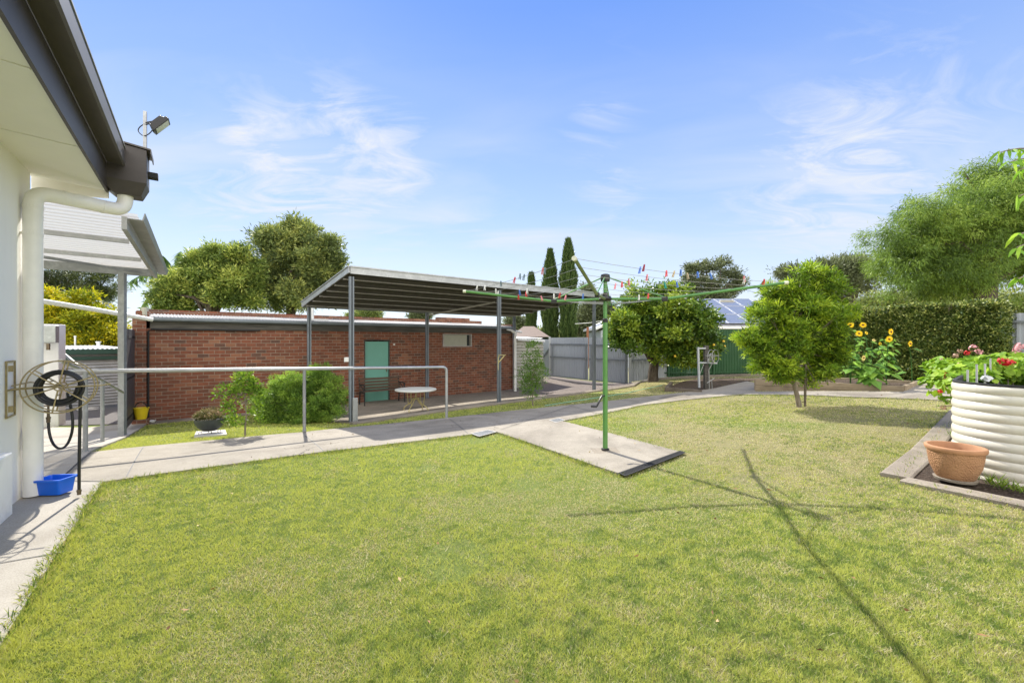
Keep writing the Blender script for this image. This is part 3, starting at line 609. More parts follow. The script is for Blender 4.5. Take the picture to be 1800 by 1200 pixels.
mb = MB(); mb.extrude([hp(-6, EV+.003, ZS-.05), hp(-6, EV+.024, ZS-.05), hp(-6, EV+.024, ZS+.22), hp(-6, EV+.003, ZS+.22)], HD*(6+SL+.1)); mb.build('fascia', M['brown_metal'], hh)
# quad gutter: folded profile
gp = [(EV+.028, ZS+.22), (EV+.15, ZS+.2), (EV+.165, ZS+.215), (EV+.165, ZS+.36), (EV+.15, ZS+.375), (EV+.13, ZS+.375), (EV+.13, ZS+.36), (EV+.15, ZS+.35), (EV+.15, ZS+.23), (EV+.028, ZS+.24)]
mb = MB(); mb.extrude([hp(-6, a, z) for a, z in gp], HD*(6+SL-.06)); mb.build('gutter', M['brown_metal2'], hh)
mb = MB(); mb.bar(hp(-6, EV+.155, ZS+.384), hp(SL-.06, EV+.155, ZS+.384), .03, .014); mb.build('gutter_lip', M['galv'], hh)
mb = MB(); mb.extrude([hp(-6, EV+.02, ZS+.38), hp(-6, -2.5, ZS+1.4), hp(-6, -2.5, ZS+1.36), hp(-6, EV+.02, ZS+.34)], HD*(6+SL+.1)); mb.build('roof', M['brown_metal'], hh)
# rainwater head box
x0, x1, s0, s1 = EV+.03, EV+.33, SL-.04, SL+.27
mb = MB()
top = [hp(s0, x0-.1, 3.44), hp(s0, x1, 3.40), hp(s1, x1, 3.40), hp(s1, x0-.1, 3.44)]
midp = [hp(s0, x0-.1, 3.05), hp(s0, x1, 3.05), hp(s1, x1, 3.05), hp(s1, x0-.1, 3.05)]
bot = [hp(s0+.05, x0+.04, 2.92), hp(s0+.05, x1-.05, 2.92), hp(s1-.05, x1-.05, 2.92), hp(s1-.05, x0+.04, 2.92)]
mb.add(top+midp+bot, [(0, 1, 2, 3)]+[(i, 4+i, 4+(i+1) % 4, (i+1) % 4) for i in range(4)]+[(4+i, 8+i, 8+(i+1) % 4, 4+(i+1) % 4) for i in range(4)]+[(11, 10, 9, 8)])
rb = mb.build('rainwater_head', M['brown_metal'], hh, bevel=.006)
mb = MB(); mb.extrude([hp(s0-.015, x0-.1, 3.447), hp(s0-.015, x1+.03, 3.40), hp(s1+.015, x1+.03, 3.40), hp(s1+.015, x0-.1, 3.447)], (0, 0, .016)); mb.bar(hp(s0-.015, x1+.032, 3.385), hp(s1+.015, x1+.032, 3.385), .008, .05)
mb.build('lid', M['brown_metal2'], rb)
MB().box(hp(s1-.1, x1+.04, 3.2), (.1, .08, .06), rot=math.atan2(HD.y, HD.x)).build('overflow_spout', M['black_matt'], rb, bevel=.006)
# downpipe with elbow
pb = P(58, 878, 3.76); pb.z = .03; pr = .064
ptop = pb.copy(); ptop.z = 2.62
e1 = hp(s0+.14, x0+.12, 2.86)
def arc(pts, k=6):
    out = []
    for i in range(len(pts)-2):
        pass
    return out
def bez(a, b, c, n=7): return [a*(1-t)**2+b*2*t*(1-t)+c*t*t for t in [i/n for i in range(n+1)]]
cn = Vector((pb.x, pb.y, 2.74)); dh = Vector((e1.x-pb.x, e1.y-pb.y, 0)); u = dh.normalized()
pp = [pb, Vector((pb.x, pb.y, 2.6))]+bez(Vector((pb.x, pb.y, 2.62)), cn, cn+u*.12)+bez(cn+dh-u*.12+Vector((0, 0, .02)), cn+dh+Vector((0, 0, .02)), Vector((e1.x, e1.y, 2.9)))+[Vector((e1.x, e1.y, 2.95))]
dp = MB().tube(pp, pr, 20).build('downpipe', M['pvc'], hh, smooth=True)
for z in (2.6, 2.36, .96):
    mb = MB(); mb.lathe((pb.x, pb.y, z), [(pr, -.012), (pr+.004, -.012), (pr+.004, .012), (pr, .012)], 20)
    if z < 2.5: mb.bar((pb.x, pb.y, z), Vector((pb.x, pb.y, z))-HN*.09, .02, .02)
    mb.build('bracket', M['pvc'], dp)
for q_, ax_ in ((cn+dh*.3+Vector((0, 0, .006)), u), (cn+dh*.72+Vector((0, 0, .014)), u)):
    MB().tube([q_-ax_*.012, q_+ax_*.012], pr+.003, 20).build('pipe_socket', M['pvc'], dp, smooth=True)
for k_ in range(4): MB().bar(hp(SL-1.1-1.2*k_, 0.0, ZS-.004), hp(SL-1.1-1.2*k_, EV-.01, ZS-.034), .018, .006).build('soffit_joint', M['pvc'], hh)
# boxed plinth on the wall
pq = hp(-.02, .07, 0)
mb = MB(); mb.extrude([hp(-.8, 0.0, .02), hp(-.02, 0.0, .02), hp(-.02, .07, .02), hp(-.8, .07, .02)], (0, 0, .5)); mb.build('plinth_box', M['render_white'], hh, bevel=.012)
# ------------------------------------------------------------------ floodlight
fl = P(255, 262, 4.55); t = thing('floodlight', 'black floodlight on a short steel post above the brown gutter box', 'floodlight', fl)
mb = MB(); mb.box((fl.x, fl.y, (P(255, 268, 4.55).z+P(255, 198, 4.55).z)/2), (.03, .02, P(255, 198, 4.55).z-P(255, 272, 4.55).z), rot=.4); mb.build('post', M['galv'], t)
hc = P(283, 221, 4.5); ax = Vector((.62, .42, -.6)).normalized(); R3 = ax.to_track_quat('Z', 'Y').to_matrix()
hd = MB().box(hc, (.15, .19, .035), ax=R3).box(hc-ax*.03, (.11, .15, .03), ax=R3)
for k in range(7): hd.box(hc-ax*.05+R3@Vector(((k-3)*.016, 0, 0)), (.004, .13, .02), ax=R3)
hd = hd.build('lamp_head', M['black'], t, bevel=.004)
MB().box(hc+ax*.019, (.12, .155, .004), ax=R3).build('lens', M['lens'], hd)
a_ = P(256, 216, 4.55)
MB().tube([a_, a_+Vector((.07, -.02, .0)), hc+R3@Vector((0, .1, 0)), hc+R3@Vector((0, .1, 0))-ax*.01], .008, 6).tube([a_+Vector((0, 0, -.02)), a_+Vector((.06, -.02, -.02)), hc-R3@Vector((0, .1, 0))], .008, 6).build('bracket', M['black'], t)
MB().tube(bez(hc-ax*.04, P(262, 243, 4.52), P(250, 238, 4.55))+bez(P(250, 238, 4.55), P(234, 228, 4.55), P(254, 218, 4.54)), .005, 6).build('cable', M['black'], t, smooth=True)

# ------------------------------------------------------------------ wall hose reel
bs = .18; t = thing('hose_reel', 'brass wire hose reel mounted on the white house wall', 'hose reel', hp(bs, 0, 1.0))
mb = MB(); z0, z1 = .78, 1.235
for s_ in (bs-.1, bs+.1): mb.bar(hp(s_, .012, z0), hp(s_, .012, z1), .008, .012)
for z in (z0, z1): mb.bar(hp(bs-.1, .012, z), hp(bs+.1, .012, z), .012, .012)
mb.bar(hp(bs-.1, .012, 1.0), hp(bs+.1, .012, 1.0), .012, .012)
for z in (z0+.06, z1-.06): mb.box(hp(bs, .014, z), (.03, .02, .05), rot=math.atan2(HN.y, HN.x))
mb.build('wall_bracket', M['brass'], t)
WC = hp(bs+.06, .29, 1.005); up = Vector((0, 0, 1)); WR = .225; wr = .0055
fr = MB(); RA = HD*(-.075); RB = HD*.075
for off in (RA, RB): fr.ring(WC+off, HN, up, WR, wr, 44, 6)
fr.ring(WC+RA, HN, up, .03, wr, 16); fr.ring(WC+RB, HN, up, .03, wr, 16)
for k in range(6):
    a = math.pi*2*k/6+.35; d = HN*math.cos(a)+up*math.sin(a)
    fr.tube([WC+RA+d*.03, WC+RA+d*(WR)], wr, 6); fr.tube([WC+RB+d*.03, WC+RB+d*(WR)], wr, 6)
    fr.tube([WC+RA+d*.075, WC+RB+d*.075], wr, 6)
fr.build('wheel', M['brass'], t, smooth=True)
MB().tube([hp(bs, .012, 1.0), WC+RB*1.1], .009).tube([WC+RA*1.1, WC+RB*1.1], .009).tube([hp(bs+.0, .012, 1.0), hp(bs+.0, .08, 1.01), WC+RA*1.25, WC+RA*1.25+HN*.27, WC+RA*1.25+HN*.33+up*.012], wr).tube([hp(bs+.02, .012, 1.03), hp(bs+.1, .1, 1.05), WC+RB*1.1], wr).build('axle', M['brass'], t, smooth=True)
t = thing('garden_hose', 'black garden hose coiled on the brass wall reel with both ends hanging down', 'hose', WC)
pts = []
for k in range(30*7):
    a = -2*math.pi*k/30; ring_ = k/30; R = .1+.008*(ring_ % 3)+.012*math.sin(ring_*1.9)
    pts.append(WC+HD*(-.05+.1*((ring_*.37) % 1))+(HN*math.cos(a)+up*math.sin(a))*R*1.18+up*-.012)
MB().tube(pts, .0125, 8).build('coil', M['black'], t, smooth=True)
pts = []
for k in range(30*4):
    a = 2*math.pi*k/30; R = .134+.004*(k/30); pts.append(WC+HD*(.04-.09*k/120)+(HN*math.cos(a)+up*math.sin(a))*R+up*-.01)
MB().tube(pts, .0125, 8).build('coil', M['black'], t, smooth=True)
h1 = WC+HN*.125-HD*.03+up*.02; q = P(139, 860, h1.y-.01)
MB().tube(bez(WC+up*.1+HN*.06-HD*.03, WC+up*.085+HN*.13-HD*.03, h1+up*-.06)+[h1+up*-.2, Vector((q.x, q.y, q.z+.2)), q], .0115, 8).build('hose_end', M['black'], t, smooth=True)
MB().tube([q, q-up*.02], .017, 8).tube([q-up*.02, q-up*.045], .014, 8).build('coupling', M['copper'], t)
a, b = P(118, 690, 3.86), P(85, 742, 3.92)
MB().tube(bez(a, P(134, 742, 3.86), P(124, 768, 3.86))+bez(P(124, 768, 3.86), P(116, 792, 3.88), P(101, 787, 3.9))+bez(P(101, 787, 3.9), P(86, 778, 3.92), b), .0105, 8).build('hose_end', M['black'], t, smooth=True)
t = thing('garden_tap', 'old brass garden tap with black hose attached beside the white downpipe', 'tap', b)
MB().tube([b, b+up*.03], .014, 8).tube([b+up*.03, b+up*.05], .017, 8).tube([b+up*.05, b+up*.1, b+up*.105-HN*.03, hp(1.0, -.0, b.z+.1)], .011, 8).tube([b+up*.1, b+up*.15], .008, 6).bar(b+up*.155-HN*.03, b+up*.155+HN*.03, .012, .012).build('tap_body', M['copper'], t)
# blue tub
bc = G(97, 872); t = thing('plastic_tub', 'bright blue plastic tub on the pavement below the hose', 'tub', bc, rot=math.radians(4))
vs = []; prof = [(0, .0), (.0, .0), (1.0, .115), (1.06, .118), (1.06, .108), (1.09, .108)]
def rr(hx, hy, r, k=5):
    o = []
    for cx_, cy_, a0 in ((hx-r, hy-r, 0), (-hx+r, hy-r, 90), (-hx+r, -hy+r, 180), (hx-r, -hy+r, 270)):
        for i in range(k+1): a = math.radians(a0+90*i/k); o.append((cx_+r*math.cos(a), cy_+r*math.sin(a)))
    return o
def loft(mb, rings):
    n = len(rings[0]); b = len(mb.v)
    for rg in rings: mb.v += [tuple(p) for p in rg]
    for i in range(len(rings)-1):
        for k in range(n): mb.f.append((b+i*n+k, b+i*n+(k+1) % n, b+(i+1)*n+(k+1) % n, b+(i+1)*n+k))
    mb.f.append(tuple(b+(n-1-k) for k in range(n)))
mb = MB(); TZ = .035
def rg(hx, hy, r, z): return [(x, y, z+TZ) for x, y in rr(hx, hy, r)]
loft(mb, [rg(.1, .07, .025, 0), rg(.113, .085, .025, .13), rg(.122, .094, .03, .132), rg(.122, .094, .03, .12), rg(.126, .098, .03, .12), rg(.126, .098, .03, .138), rg(.109, .081, .024, .138), rg(.096, .066, .02, .006)])
mb.f.append(tuple(len(mb.v)-24+k for k in range(24)))
mb.build('tub', M['blue'], t, local=True, smooth=True)

# ------------------------------------------------------------------ handrails
r = .028
ra, rb_, rc = G(150, 798), G(535, 761), G(785, 736)
def topz(p, py): return CH-(py-HZ)/F*p.y
ta = Vector((ra.x, ra.y, topz(ra, 652))); tb_ = Vector((rb_.x, rb_.y, topz(rb_, 648))); tc_ = Vector((rc.x, rc.y, topz(rc, 645)))
t = thing('handrail', 'long galvanised pipe handrail running along the concrete path', 'handrail', ra)
d = (tc_-tb_).normalized()
MB().tube([ta-(tb_-ta).normalized()*.12+HD*.06, ta-(tb_-ta).normalized()*.09, ta, tb_, tc_-d*.1]+bez(tc_-d*.1, tc_, tc_-up*.1)[1:]+[rc+up*.0], r, 12).build('rail', M['galv'], t, smooth=True)
for q, tp in ((ra, ta), (rb_, tb_)): MB().tube([q, tp-up*.01], r*.92, 12).lathe(q+up*.036, [(r, 0), (r+.006, 0), (r+.004, .012), (r, .014)], 12).build('post', M['galv_dull'], t, smooth=True)
t = thing('ramp_handrail', 'short galvanised handrail sloping down beside the verandah post', 'handrail', G(180, 780))
q = G(180, 780); m_ = Vector((q.x, q.y, topz(q, 668)))
s0_ = P(106, 634, 5.3); en = P(216, 689, 7.85)
MB().tube([s0_, P(140, 648, 5.9), m_, en], .024, 12).build('rail', M['galv'], t, smooth=True)
MB().tube([q, m_], .026, 12).build('post', M['galv_dull'], t, smooth=True)
# ------------------------------------------------------------------ verandah
t = thing('verandah', 'grey steel verandah with pale corrugated ceiling behind the house corner', 'verandah', Vector((-7.5, 8.1, -.44)))
be = P(292, 468, 8.5); vn_ = D1.copy()   # beam end
bz = 2.86
def vp(u_, v_, z): q = Vector((-7.43, 8.78, 0))+(-D1)*u_+HD*(-v_); return Vector((q.x, q.y, z))  # u in toward house, v toward camera
pst = Vector((-7.5, 8.1, 0)); pst = P(215, 600, 8.1)
MB().box((pst.x, pst.y, (2.72-.5)/2), (.1, .1, 3.22), rot=.3).build('post', M['galv_dull'], t, bevel=.004)
MB().bar(vp(-.02, .0, 2.825), vp(4, .0, 2.825), .05, .16).build('end_beam', M['galv_dull'], t)
MB().bar(vp(.0, .0, 2.79), vp(.0, 4.8, 2.79), .05, .15).build('edge_beam', M['galv'], t)
for k in (1.6, 3.3): MB().bar(vp(.1, k, 2.84), vp(4, k, 2.86), .05, .06).build('rafter', M['galv'], t)
MB().bar(vp(.2, .1, 2.8), vp(3.5, 3.2, 2.8), .012, .05).build('brace', M['galv_dull'], t)
# corrugated sheet
def corr(mb, o, du, dv, lu, lv, pitch, amp, nrm=Vector((0, 0, 1)), thick=.0, kind='sin', sub=6):
    nu = int(lu/pitch*sub)
    for j in (0, 1):
        for i in range(nu+1):
            x = i/nu*lu; ph = (x/pitch) % 1
            h = amp*math.sin(2*math.pi*ph) if kind == 'sin' else amp*(1 if ph < .22 else (1-(ph-.22)/.1 if ph < .32 else (0 if ph < .9 else (ph-.9)/.1)))
            mb.v.append(tuple(o+du*x+dv*(lv*j)+nrm*h))
    b = len(mb.v)-2*(nu+1)
    for i in range(nu): mb.f.append((b+i, b+i+1, b+nu+2+i, b+nu+1+i))
mb = MB(); o_ = vp(-.12, -.3, 2.885); dv = (vp(4, -.3, 2.92)-o_).normalized(); corr(mb, o_, -HD, dv, 5.15, 4.1, .19, .018, kind='rib', sub=10); mb.build('roof_sheet', M['sunpass'], t)
mb = MB(); g_ = [(-.03, 2.84), (-.17, 2.84), (-.19, 2.93), (-.18, 2.93), (-.16, 2.85), (-.03, 2.85)]
mb.extrude([vp(a, -.3, z) for a, z in g_], -HD*5.12); mb.build('gutter', M['galv'], t)
# white pipe from the verandah to the shed
t = thing('overhead_pipe', 'white plastic pipe spanning from the house to the brick shed gutter', 'pipe', P(78, 532, 8.0))
MB().tube([P(40, 524, 7.9), P(160, 543, 8.8), P(268, 562, 9.7)], .048, 12).build('pipe', M['plastic_white'], t, smooth=True)
# ------------------------------------------------------------------ white screen wall with meter box
q = P(90, 745, 9.6); q.z = tz(q.x, q.y); t = thing('screen_wall', 'white painted wall panel with grey meter box behind the downpipe', 'wall', q)
a, b = P(40, 570, 9.2), P(103, 570, 9.6); mb = MB(); mb.extrude([(a.x, a.y, -.6), (b.x, b.y, -.6), (b.x, b.y, b.z), (a.x, a.y, b.z)], Vector((-.1, .25, 0))); mb.build('panel', M['render_white'], t, bevel=.01)
c = P(83, 587, 9.35); bx = MB().box(c, (.36, .12, .38), rot=.3).build('meter_box', M['galv'], t, bevel=.01)
MB().box(c+Vector((.1, -.07, -.28)), (.05, .04, .14), rot=.3).build('valve', M['copper'], t)
# ------------------------------------------------------------------ neighbour's low corrugated shed
q = P(155, 735, 12.2); q.z = tz(q.x, q.y); t = thing('garden_shed', 'low grey corrugated shed with dark green gutter behind the ramp', 'shed', q)
zA = -.45; o_ = P(96, 600, 11.3); o_.z = zA; du = Vector((0, 0, 1)); e_ = P(226, 600, 12.6); dv = (e_-Vector((o_.x, o_.y, e_.z))).normalized(); ln_ = (Vector((e_.x, e_.y, zA))-o_).length
nr = Vector((dv.y, -dv.x, 0)); mb = MB(); corr(mb, o_, du, dv, 1.63, ln_, .085, .012, nr); mb.build('wall', M['zinc'], t, smooth=True)
MB().bar(o_+up*1.38+nr*.03, o_+up*1.38+nr*.03+dv*ln_, .06, .09).build('lower_trim', M['darkgreen'], t)
MB().bar(o_+up*1.56+nr*.05, o_+up*1.56+nr*.05+dv*ln_, .1, .14).build('gutter', M['darkgreen'], t, bevel=.01)
mb = MB(); corr(mb, o_+up*1.64+nr*.1, dv, (-nr+up*.03).normalized(), ln_, 2.5, .1, .012, Vector((0, 0, 1))); mb.build('roof', M['sheet_white'], t)
for px_, h_, r_ in ((132, .38, .022), (173, .2, .045)):
    v_ = P(px_, 612, 13.5); MB().tube([v_-up*.1, v_+up*h_], r_, 10).lathe(v_+up*h_, [(0, .02), (r_*1.5, .02), (r_*1.5, -.02), (r_, -.02)], 10).build('vent_pipe', M['plastic_white'], t)
MB().tube([P(106, 618, 11.0), P(135, 640, 10.8), P(100, 640, 10.9)], .05, 8).build('pipe', M['charcoal'], t)
# dark gate beside the shed corner
g0 = shed(236, .05); g1 = P(221, 752, 8.85); t = thing('metal_gate', 'dark charcoal metal gate standing open at the brick shed corner', 'gate', g0)
d = Vector((g1.x-g0.x, g1.y-g0.y, 0)); 
mb = MB(); mb.bar((g0.x, g0.y, .62), (g1.x, g1.y, .62), .03, 2.1); mb.build('gate_panel', M['charcoal'], t)
for z in (-.25, .6, 1.5): MB().bar((g0.x+.03, g0.y-.03, z), (g1.x+.03, g1.y-.03, z), .03, .05).build('gate_rail', M['black_matt'], t)

# ------------------------------------------------------------------ brick shed (local axes: x along front, y back, z up)
ang = math.atan2(D1.y, D1.x); KZ = 1.064
SW = (shed(905)-SH0).length; SH_D = 2.6
t = thing('brick_shed', 'long low red brick shed with mint door and small curtained window', 'shed', SH0, rot=ang); t.scale = (1, 1, KZ)
def sx(px): return (shed(px)-SH0).dot(D1)
xd0, xd1, xw0, xw1 = sx(640), sx(685), sx(778), sx(828); HT = 2.14
mb = MB(); th = .12
cols = [(0, xd0, [(-.2, HT)]), (xd0, xd1, [(1.9, HT)]), (xd1, xw0, [(-.2, HT)]), (xw0, xw1, [(-.2, 1.66), (2.1, HT)]), (xw1, SW, [(-.2, HT)])]
for a, b, zs in cols:
    for z0, z1 in zs: mb.box(((a+b)/2, th/2, (z0+z1)/2), (b-a, th, z1-z0))
mb.box((.06, SH_D/2+.2, 1.1), (.12, SH_D-.2, 2.6)); mb.box((SW-.06, SH_D/2+.2, 1.1), (.12, SH_D-.2, 2.6)); mb.box((SW/2, SH_D, 1.2), (SW, .12, 2.8))
mb.build('wall', M['brick'], t, local=True)
MB().box((.06, .0, 1.12), (.25, .25, 2.62)).build('pier', M['brick'], t, local=True); MB().box((SW-.1, .02, 1.12), (.2, .2, 2.6)).build('pier', M['brick'], t, local=True)
mb = MB(); mb.box((SW/2, SH_D, 2.65), (SW+.1, .24, .12)); mb.box((sx(845)+.3, SH_D, 2.75), (1.6, .22, .12)); mb.box((.08, SH_D/2+.5, 2.5), (.24, SH_D-.6, .16)); mb.box((.1, .35, 2.47), (.24, .5, .12)); mb.box((SW-.1, SH_D/2, 2.44), (.24, SH_D, .12)); mb.build('parapet', M['brick'], t, local=True)
MB().box((SW/2, -.02, HT+.085), (SW-.5, .03, .17)).box((SW/2, -.037, HT+.03), (SW-.5, .02, .05)).build('fascia', M['timber_dark'], t, local=True)
mb = MB(); gp2 = [(-.03, 2.31), (-.14, 2.31), (-.16, 2.34), (-.16, 2.39), (-.15, 2.4), (-.14, 2.395), (-.14, 2.33), (-.03, 2.325)]
mb.extrude([(.15, y, z) for y, z in gp2], (SW-.35, 0, 0)); mb.build('gutter', M['steel_blue'], t, local=True)
mb = MB(); corr(mb, Vector((.16, -.1, 2.4)), Vector((1, 0, 0)), Vector((0, 1, .075)).normalized(), SW-.36, SH_D, .076, .011, sub=6); mb.build('roof', M['zinc_old'], t, local=True)
dr = MB().box(((xd0+xd1)/2, .06, .92), (xd1-xd0-.06, .04, 1.84)).build('door', M['mint'], t, local=True)
MB().box((xd0+.015, .03, .95), (.03, .1, 1.9)).box((xd1-.015, .03, .95), (.03, .1, 1.9)).box(((xd0+xd1)/2, .03, 1.885), (xd1-xd0, .1, .03)).build('door_frame', M['timber_dark'], dr, local=True)
MB().box((xd1-.1, .03, .95), (.02, .04, .1)).build('handle', M['copper'], dr, local=True)
wz0, wz1 = 1.66, 2.1
wi = MB().box(((xw0+xw1)/2, .09, (wz0+wz1)/2), (xw1-xw0, .01, wz1-wz0)).build('window', M['glass'], t, local=True)
mb = MB()
for k in range(24):
    x = xw0+.04+(xw1-xw0-.18)*(k+.5)/24; mb.box((x, .075+.008*(k % 2), (wz0+wz1)/2), ((xw1-xw0-.18)/24, .01, wz1-wz0-.06))
mb.build('curtain', M['curtain'], wi, local=True)
mb = MB()
for a, b in (((xw0+.015, wz0), (xw0+.015, wz1)), ((xw1-.015, wz0), (xw1-.015, wz1))): mb.box((a[0], .02, (wz0+wz1)/2), (.035, .14, wz1-wz0))
mb.box(((xw0+xw1)/2, .0, wz0+.015), (xw1-xw0, .16, .03)).box(((xw0+xw1)/2, .02, wz1-.012), (xw1-xw0, .12, .024)); mb.build('frame', M['purlin'], wi, local=True)
mb = MB(); mb.tube([(.22, -.05, .02), (.22, -.05, 2.08), (.3, -.05, 2.12), (SW*.22, -.06, 2.125)], .02, 8); mb.build('drain_pipe', M['black_matt'], t, local=True)
mb = MB(); xx = sx(555); mb.tube([(xx, .4, 2.38), (xx, .4, 2.8)], .045, 10).box((xx+.2, .35, 2.47), (.5, .06, .05)); mb.build('vent_pipe', M['plastic_white'], t, local=True)
mb = MB(); mb.tube([(.15, .15, 2.42), (.15, .15, 2.62)], .07, 10); mb.build('chimney_cap', M['curtain'], t, local=True)
mb = MB(); mb.tube([(SW-.5, -.1, 2.3), (SW-.1, -.12, 2.24), (SW+.25, -.12, 2.2)], .04, 8); mb.build('downpipe', M['plastic_white'], t, local=True)
MB().box((sx(692), -.03, 1.75), (.05, .05, .05)).build('wall_switch', M['plastic_white'], t, local=True)
# bucket, dish
q = shed(248, .35); q = onground(q, .05); t = thing('bucket', 'yellow plastic bucket with black handle hanging against the brick wall', 'bucket', q)
bz_ = P(248, 736, q.y).z; bc = Vector((q.x, q.y, bz_)); mb = MB(); mb.lathe(bc, [(0, 0), (.1, 0), (.145, .25), (.152, .25), (.152, .262), (.14, .262), (.096, .01), (0, .01)], 24); mb.build('bucket_body', M['yellow'], t, smooth=True)
MB().tube([bc+Vector((.145*math.cos(a)*.99, 0, .25+.14*math.sin(a))) for a in [math.pi*k/14 for k in range(15)]], .012, 6).build('handle', M['black_matt'], t, smooth=True)
MB().box(bc+Vector((0, .0, -.075)), (.3, .26, .15), rot=.6).build('brick_block', M['brick'], t)
q = onground(shed(267, .35), .04); o = MB().lathe(q, [(0, .01), (.05, 0), (.075, .04), (.08, .045), (.07, .042), (.05, .012), (0, .012)], 16).build('dish', M['plastic_white'], smooth=True); tag(o, 'small white dish on the concrete by the yellow bucket', 'dish')

# ------------------------------------------------------------------ patio cover
t = thing('patio_cover', 'freestanding grey steel patio cover with ribbed roof in front of the brick shed', 'carport', PF0)
FR = [(617, 742), (876, 708), (1043, 687)]
fpos = []
for px_, py_ in FR:
    r_ = (px_-900)/F; s_ = (r_*PF0.y-PF0.x)/(DP.x-r_*DP.y); fpos.append(PF0+DP*s_)
sA = (fpos[0]-PF0).dot(DP); sB = (fpos[2]-PF0).dot(DP)
BT = 2.94; zf, zb = 3.0, 2.47; bpos = [p+NP*(BT*1.262/1.0*0+BT*1.0*1.262) for p in fpos]
bpos = [p+NP*3.65 for p in fpos]
for px_, k in ((543, 0), (750, 1), (903, 2)):
    r_ = (px_-900)/F; o_ = fpos[0]+NP*3.35; s_ = (r_*o_.y-o_.x)/(DP.x-r_*DP.y); bpos[k] = o_+DP*s_
def openpost(mb, p, z0, z1, w_=.1):
    R = Matrix.Rotation(math.atan2(DP.y, DP.x), 3, 'Z'); 
    mb.box((p.x, p.y, (z0+z1)/2), (w_, .012, z1-z0), ax=R)
    for s_ in (-1, 1):
        q = Vector((p.x, p.y, 0))+R@Vector((s_*(w_/2-.006), -.03, 0)); mb.box((q.x, q.y, (z0+z1)/2), (.012, .07, z1-z0), ax=R)
        q = Vector((p.x, p.y, 0))+R@Vector((s_*(w_/2-.02), -.068, 0)); mb.box((q.x, q.y, (z0+z1)/2), (.03, .01, z1-z0), ax=R)
for p in fpos: mb = MB(); openpost(mb, p, tz(p.x, p.y)-.05, zf-.16); mb.build('post', M['steel_blue'], t)
for p in bpos: mb = MB(); openpost(mb, p, tz(p.x, p.y)-.05, zb-.1); mb.build('post', M['steel_blue'], t)
f0 = PF0+DP*(sA-.05); f1 = PF0+DP*(sB+.08); b0 = bpos[0]-DP*.12+NP*.2; b1 = bpos[2]+DP*.15+NP*.2
f0.z = f1.z = zf; b0.z = b1.z = zb
# roof sheet, ribs run front to back
mb = MB(); lu = (f1-f0).length; dv = (b0-f0); lv = dv.length; corr(mb, f0+up*.02-NP*.12+up*.015, DP, dv.normalized(), lu, lv+.15, .19, .028, kind='rib', sub=10); mb.build('roof_sheet', M['galv_dull'], t)
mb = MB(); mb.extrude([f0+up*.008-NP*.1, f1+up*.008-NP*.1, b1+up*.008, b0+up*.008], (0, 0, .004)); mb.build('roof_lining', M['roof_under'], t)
for k in range(6):
    u_ = (k+.5)/6*.96+.02; a, b = f0.lerp(b0, u_), f1.lerp(b1, u_)
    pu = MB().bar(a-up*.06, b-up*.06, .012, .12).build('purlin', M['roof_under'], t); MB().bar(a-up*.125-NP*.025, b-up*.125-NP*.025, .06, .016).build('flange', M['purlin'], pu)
mb = MB(); mb.bar(f0-up*.03-NP*.12, f1-up*.03-NP*.12, .03, .15); mb.bar(f0+up*.05-NP*.13, f1+up*.05-NP*.13, .06, .03); mb.build('front_fascia', M['galv'], t)
mb = MB(); mb.bar(f0-up*.02-DP*.02-NP*.1, b0-up*.02-DP*.02, .03, .13); mb.bar(f0+up*.055-DP*.03-NP*.1, b0+up*.055-DP*.03, .06, .02); mb.build('side_fascia', M['galv'], t)
mb = MB(); mb.bar(f1-up*.02+DP*.02-NP*.1, b1-up*.02+DP*.02, .03, .13); mb.build('side_fascia', M['galv_dull'], t)
MB().bar(b0-up*.03, b1-up*.03, .05, .14).build('back_gutter', M['galv_dull'], t)
MB().bar(f0.lerp(b0, .35).lerp(f1.lerp(b1, .35), .62)-up*.17, bpos[1]+up*(zb-.2), .02, .05).build('brace', M['purlin'], t)
gz = tz(fpos[0].x, fpos[0].y)
MB().box(Vector((fpos[0].x, fpos[0].y, gz+.26))+DP*.06-NP*.09, (.11, .05, .62), rot=math.atan2(DP.y, DP.x)).build('post_guard', M['galv'], t, bevel=.004)
MB().box(Vector((fpos[0].x, fpos[0].y, 1.0))-DP*.1, (.09, .05, .1), rot=math.atan2(DP.y, DP.x)).build('outlet_box', M['plastic_white'], t)
p = fpos[1]; MB().bar((p.x, p.y-.08, .98), (p.x+.05, p.y-.08, .98), .02, .02).bar((p.x, p.y-.08, .8), Vector((p.x, p.y-.08, .8))+Vector((.17, 0, .2)), .015, .03).bar((p.x, p.y-.09, .6), (p.x, p.y-.09, .98), .03, .02).bar((p.x, p.y-.08, 1.02), (p.x+.22, p.y-.08, 1.02), .02, .015).build('shelf_bracket', M['table_leg'], t)

# bench (local: x along, y back)
q = onground(shed(672, .72), .032); t = thing('garden_bench', 'slatted timber garden bench with dark metal ends in front of the mint door', 'bench', q, rot=ang)
W_ = 1.3
for s_ in (-1, 1):
    x = s_*(W_/2-.02); MB().bar((x, -.24, 0), (x, -.2, .6), .03, .03).bar((x, .22, 0), (x, .16, .4), .03, .03).bar((x, .16, .4), (x, .27, .8), .03, .03).bar((x, -.22, .38), (x, .17, .38), .03, .03).tube([(x, -.25, .58), (x, -.1, .62), (x, .2, .6)], .02, 6).bar((x, -.2, .4), (x, .12, .6), .02, .02).build('end_frame', M['black_matt'], t, local=True)
mb = MB()
for k in range(5): mb.box((0, -.22+k*.09, .415), (W_, .07, .022))
mb.build('seat', M['bench_timber'], t, local=True)
mb = MB()
for k in range(4): mb.box((0, .17+.026*k, .48+k*.09), (W_, .02, .065))
mb.build('backrest', M['bench_timber'], t, local=True)
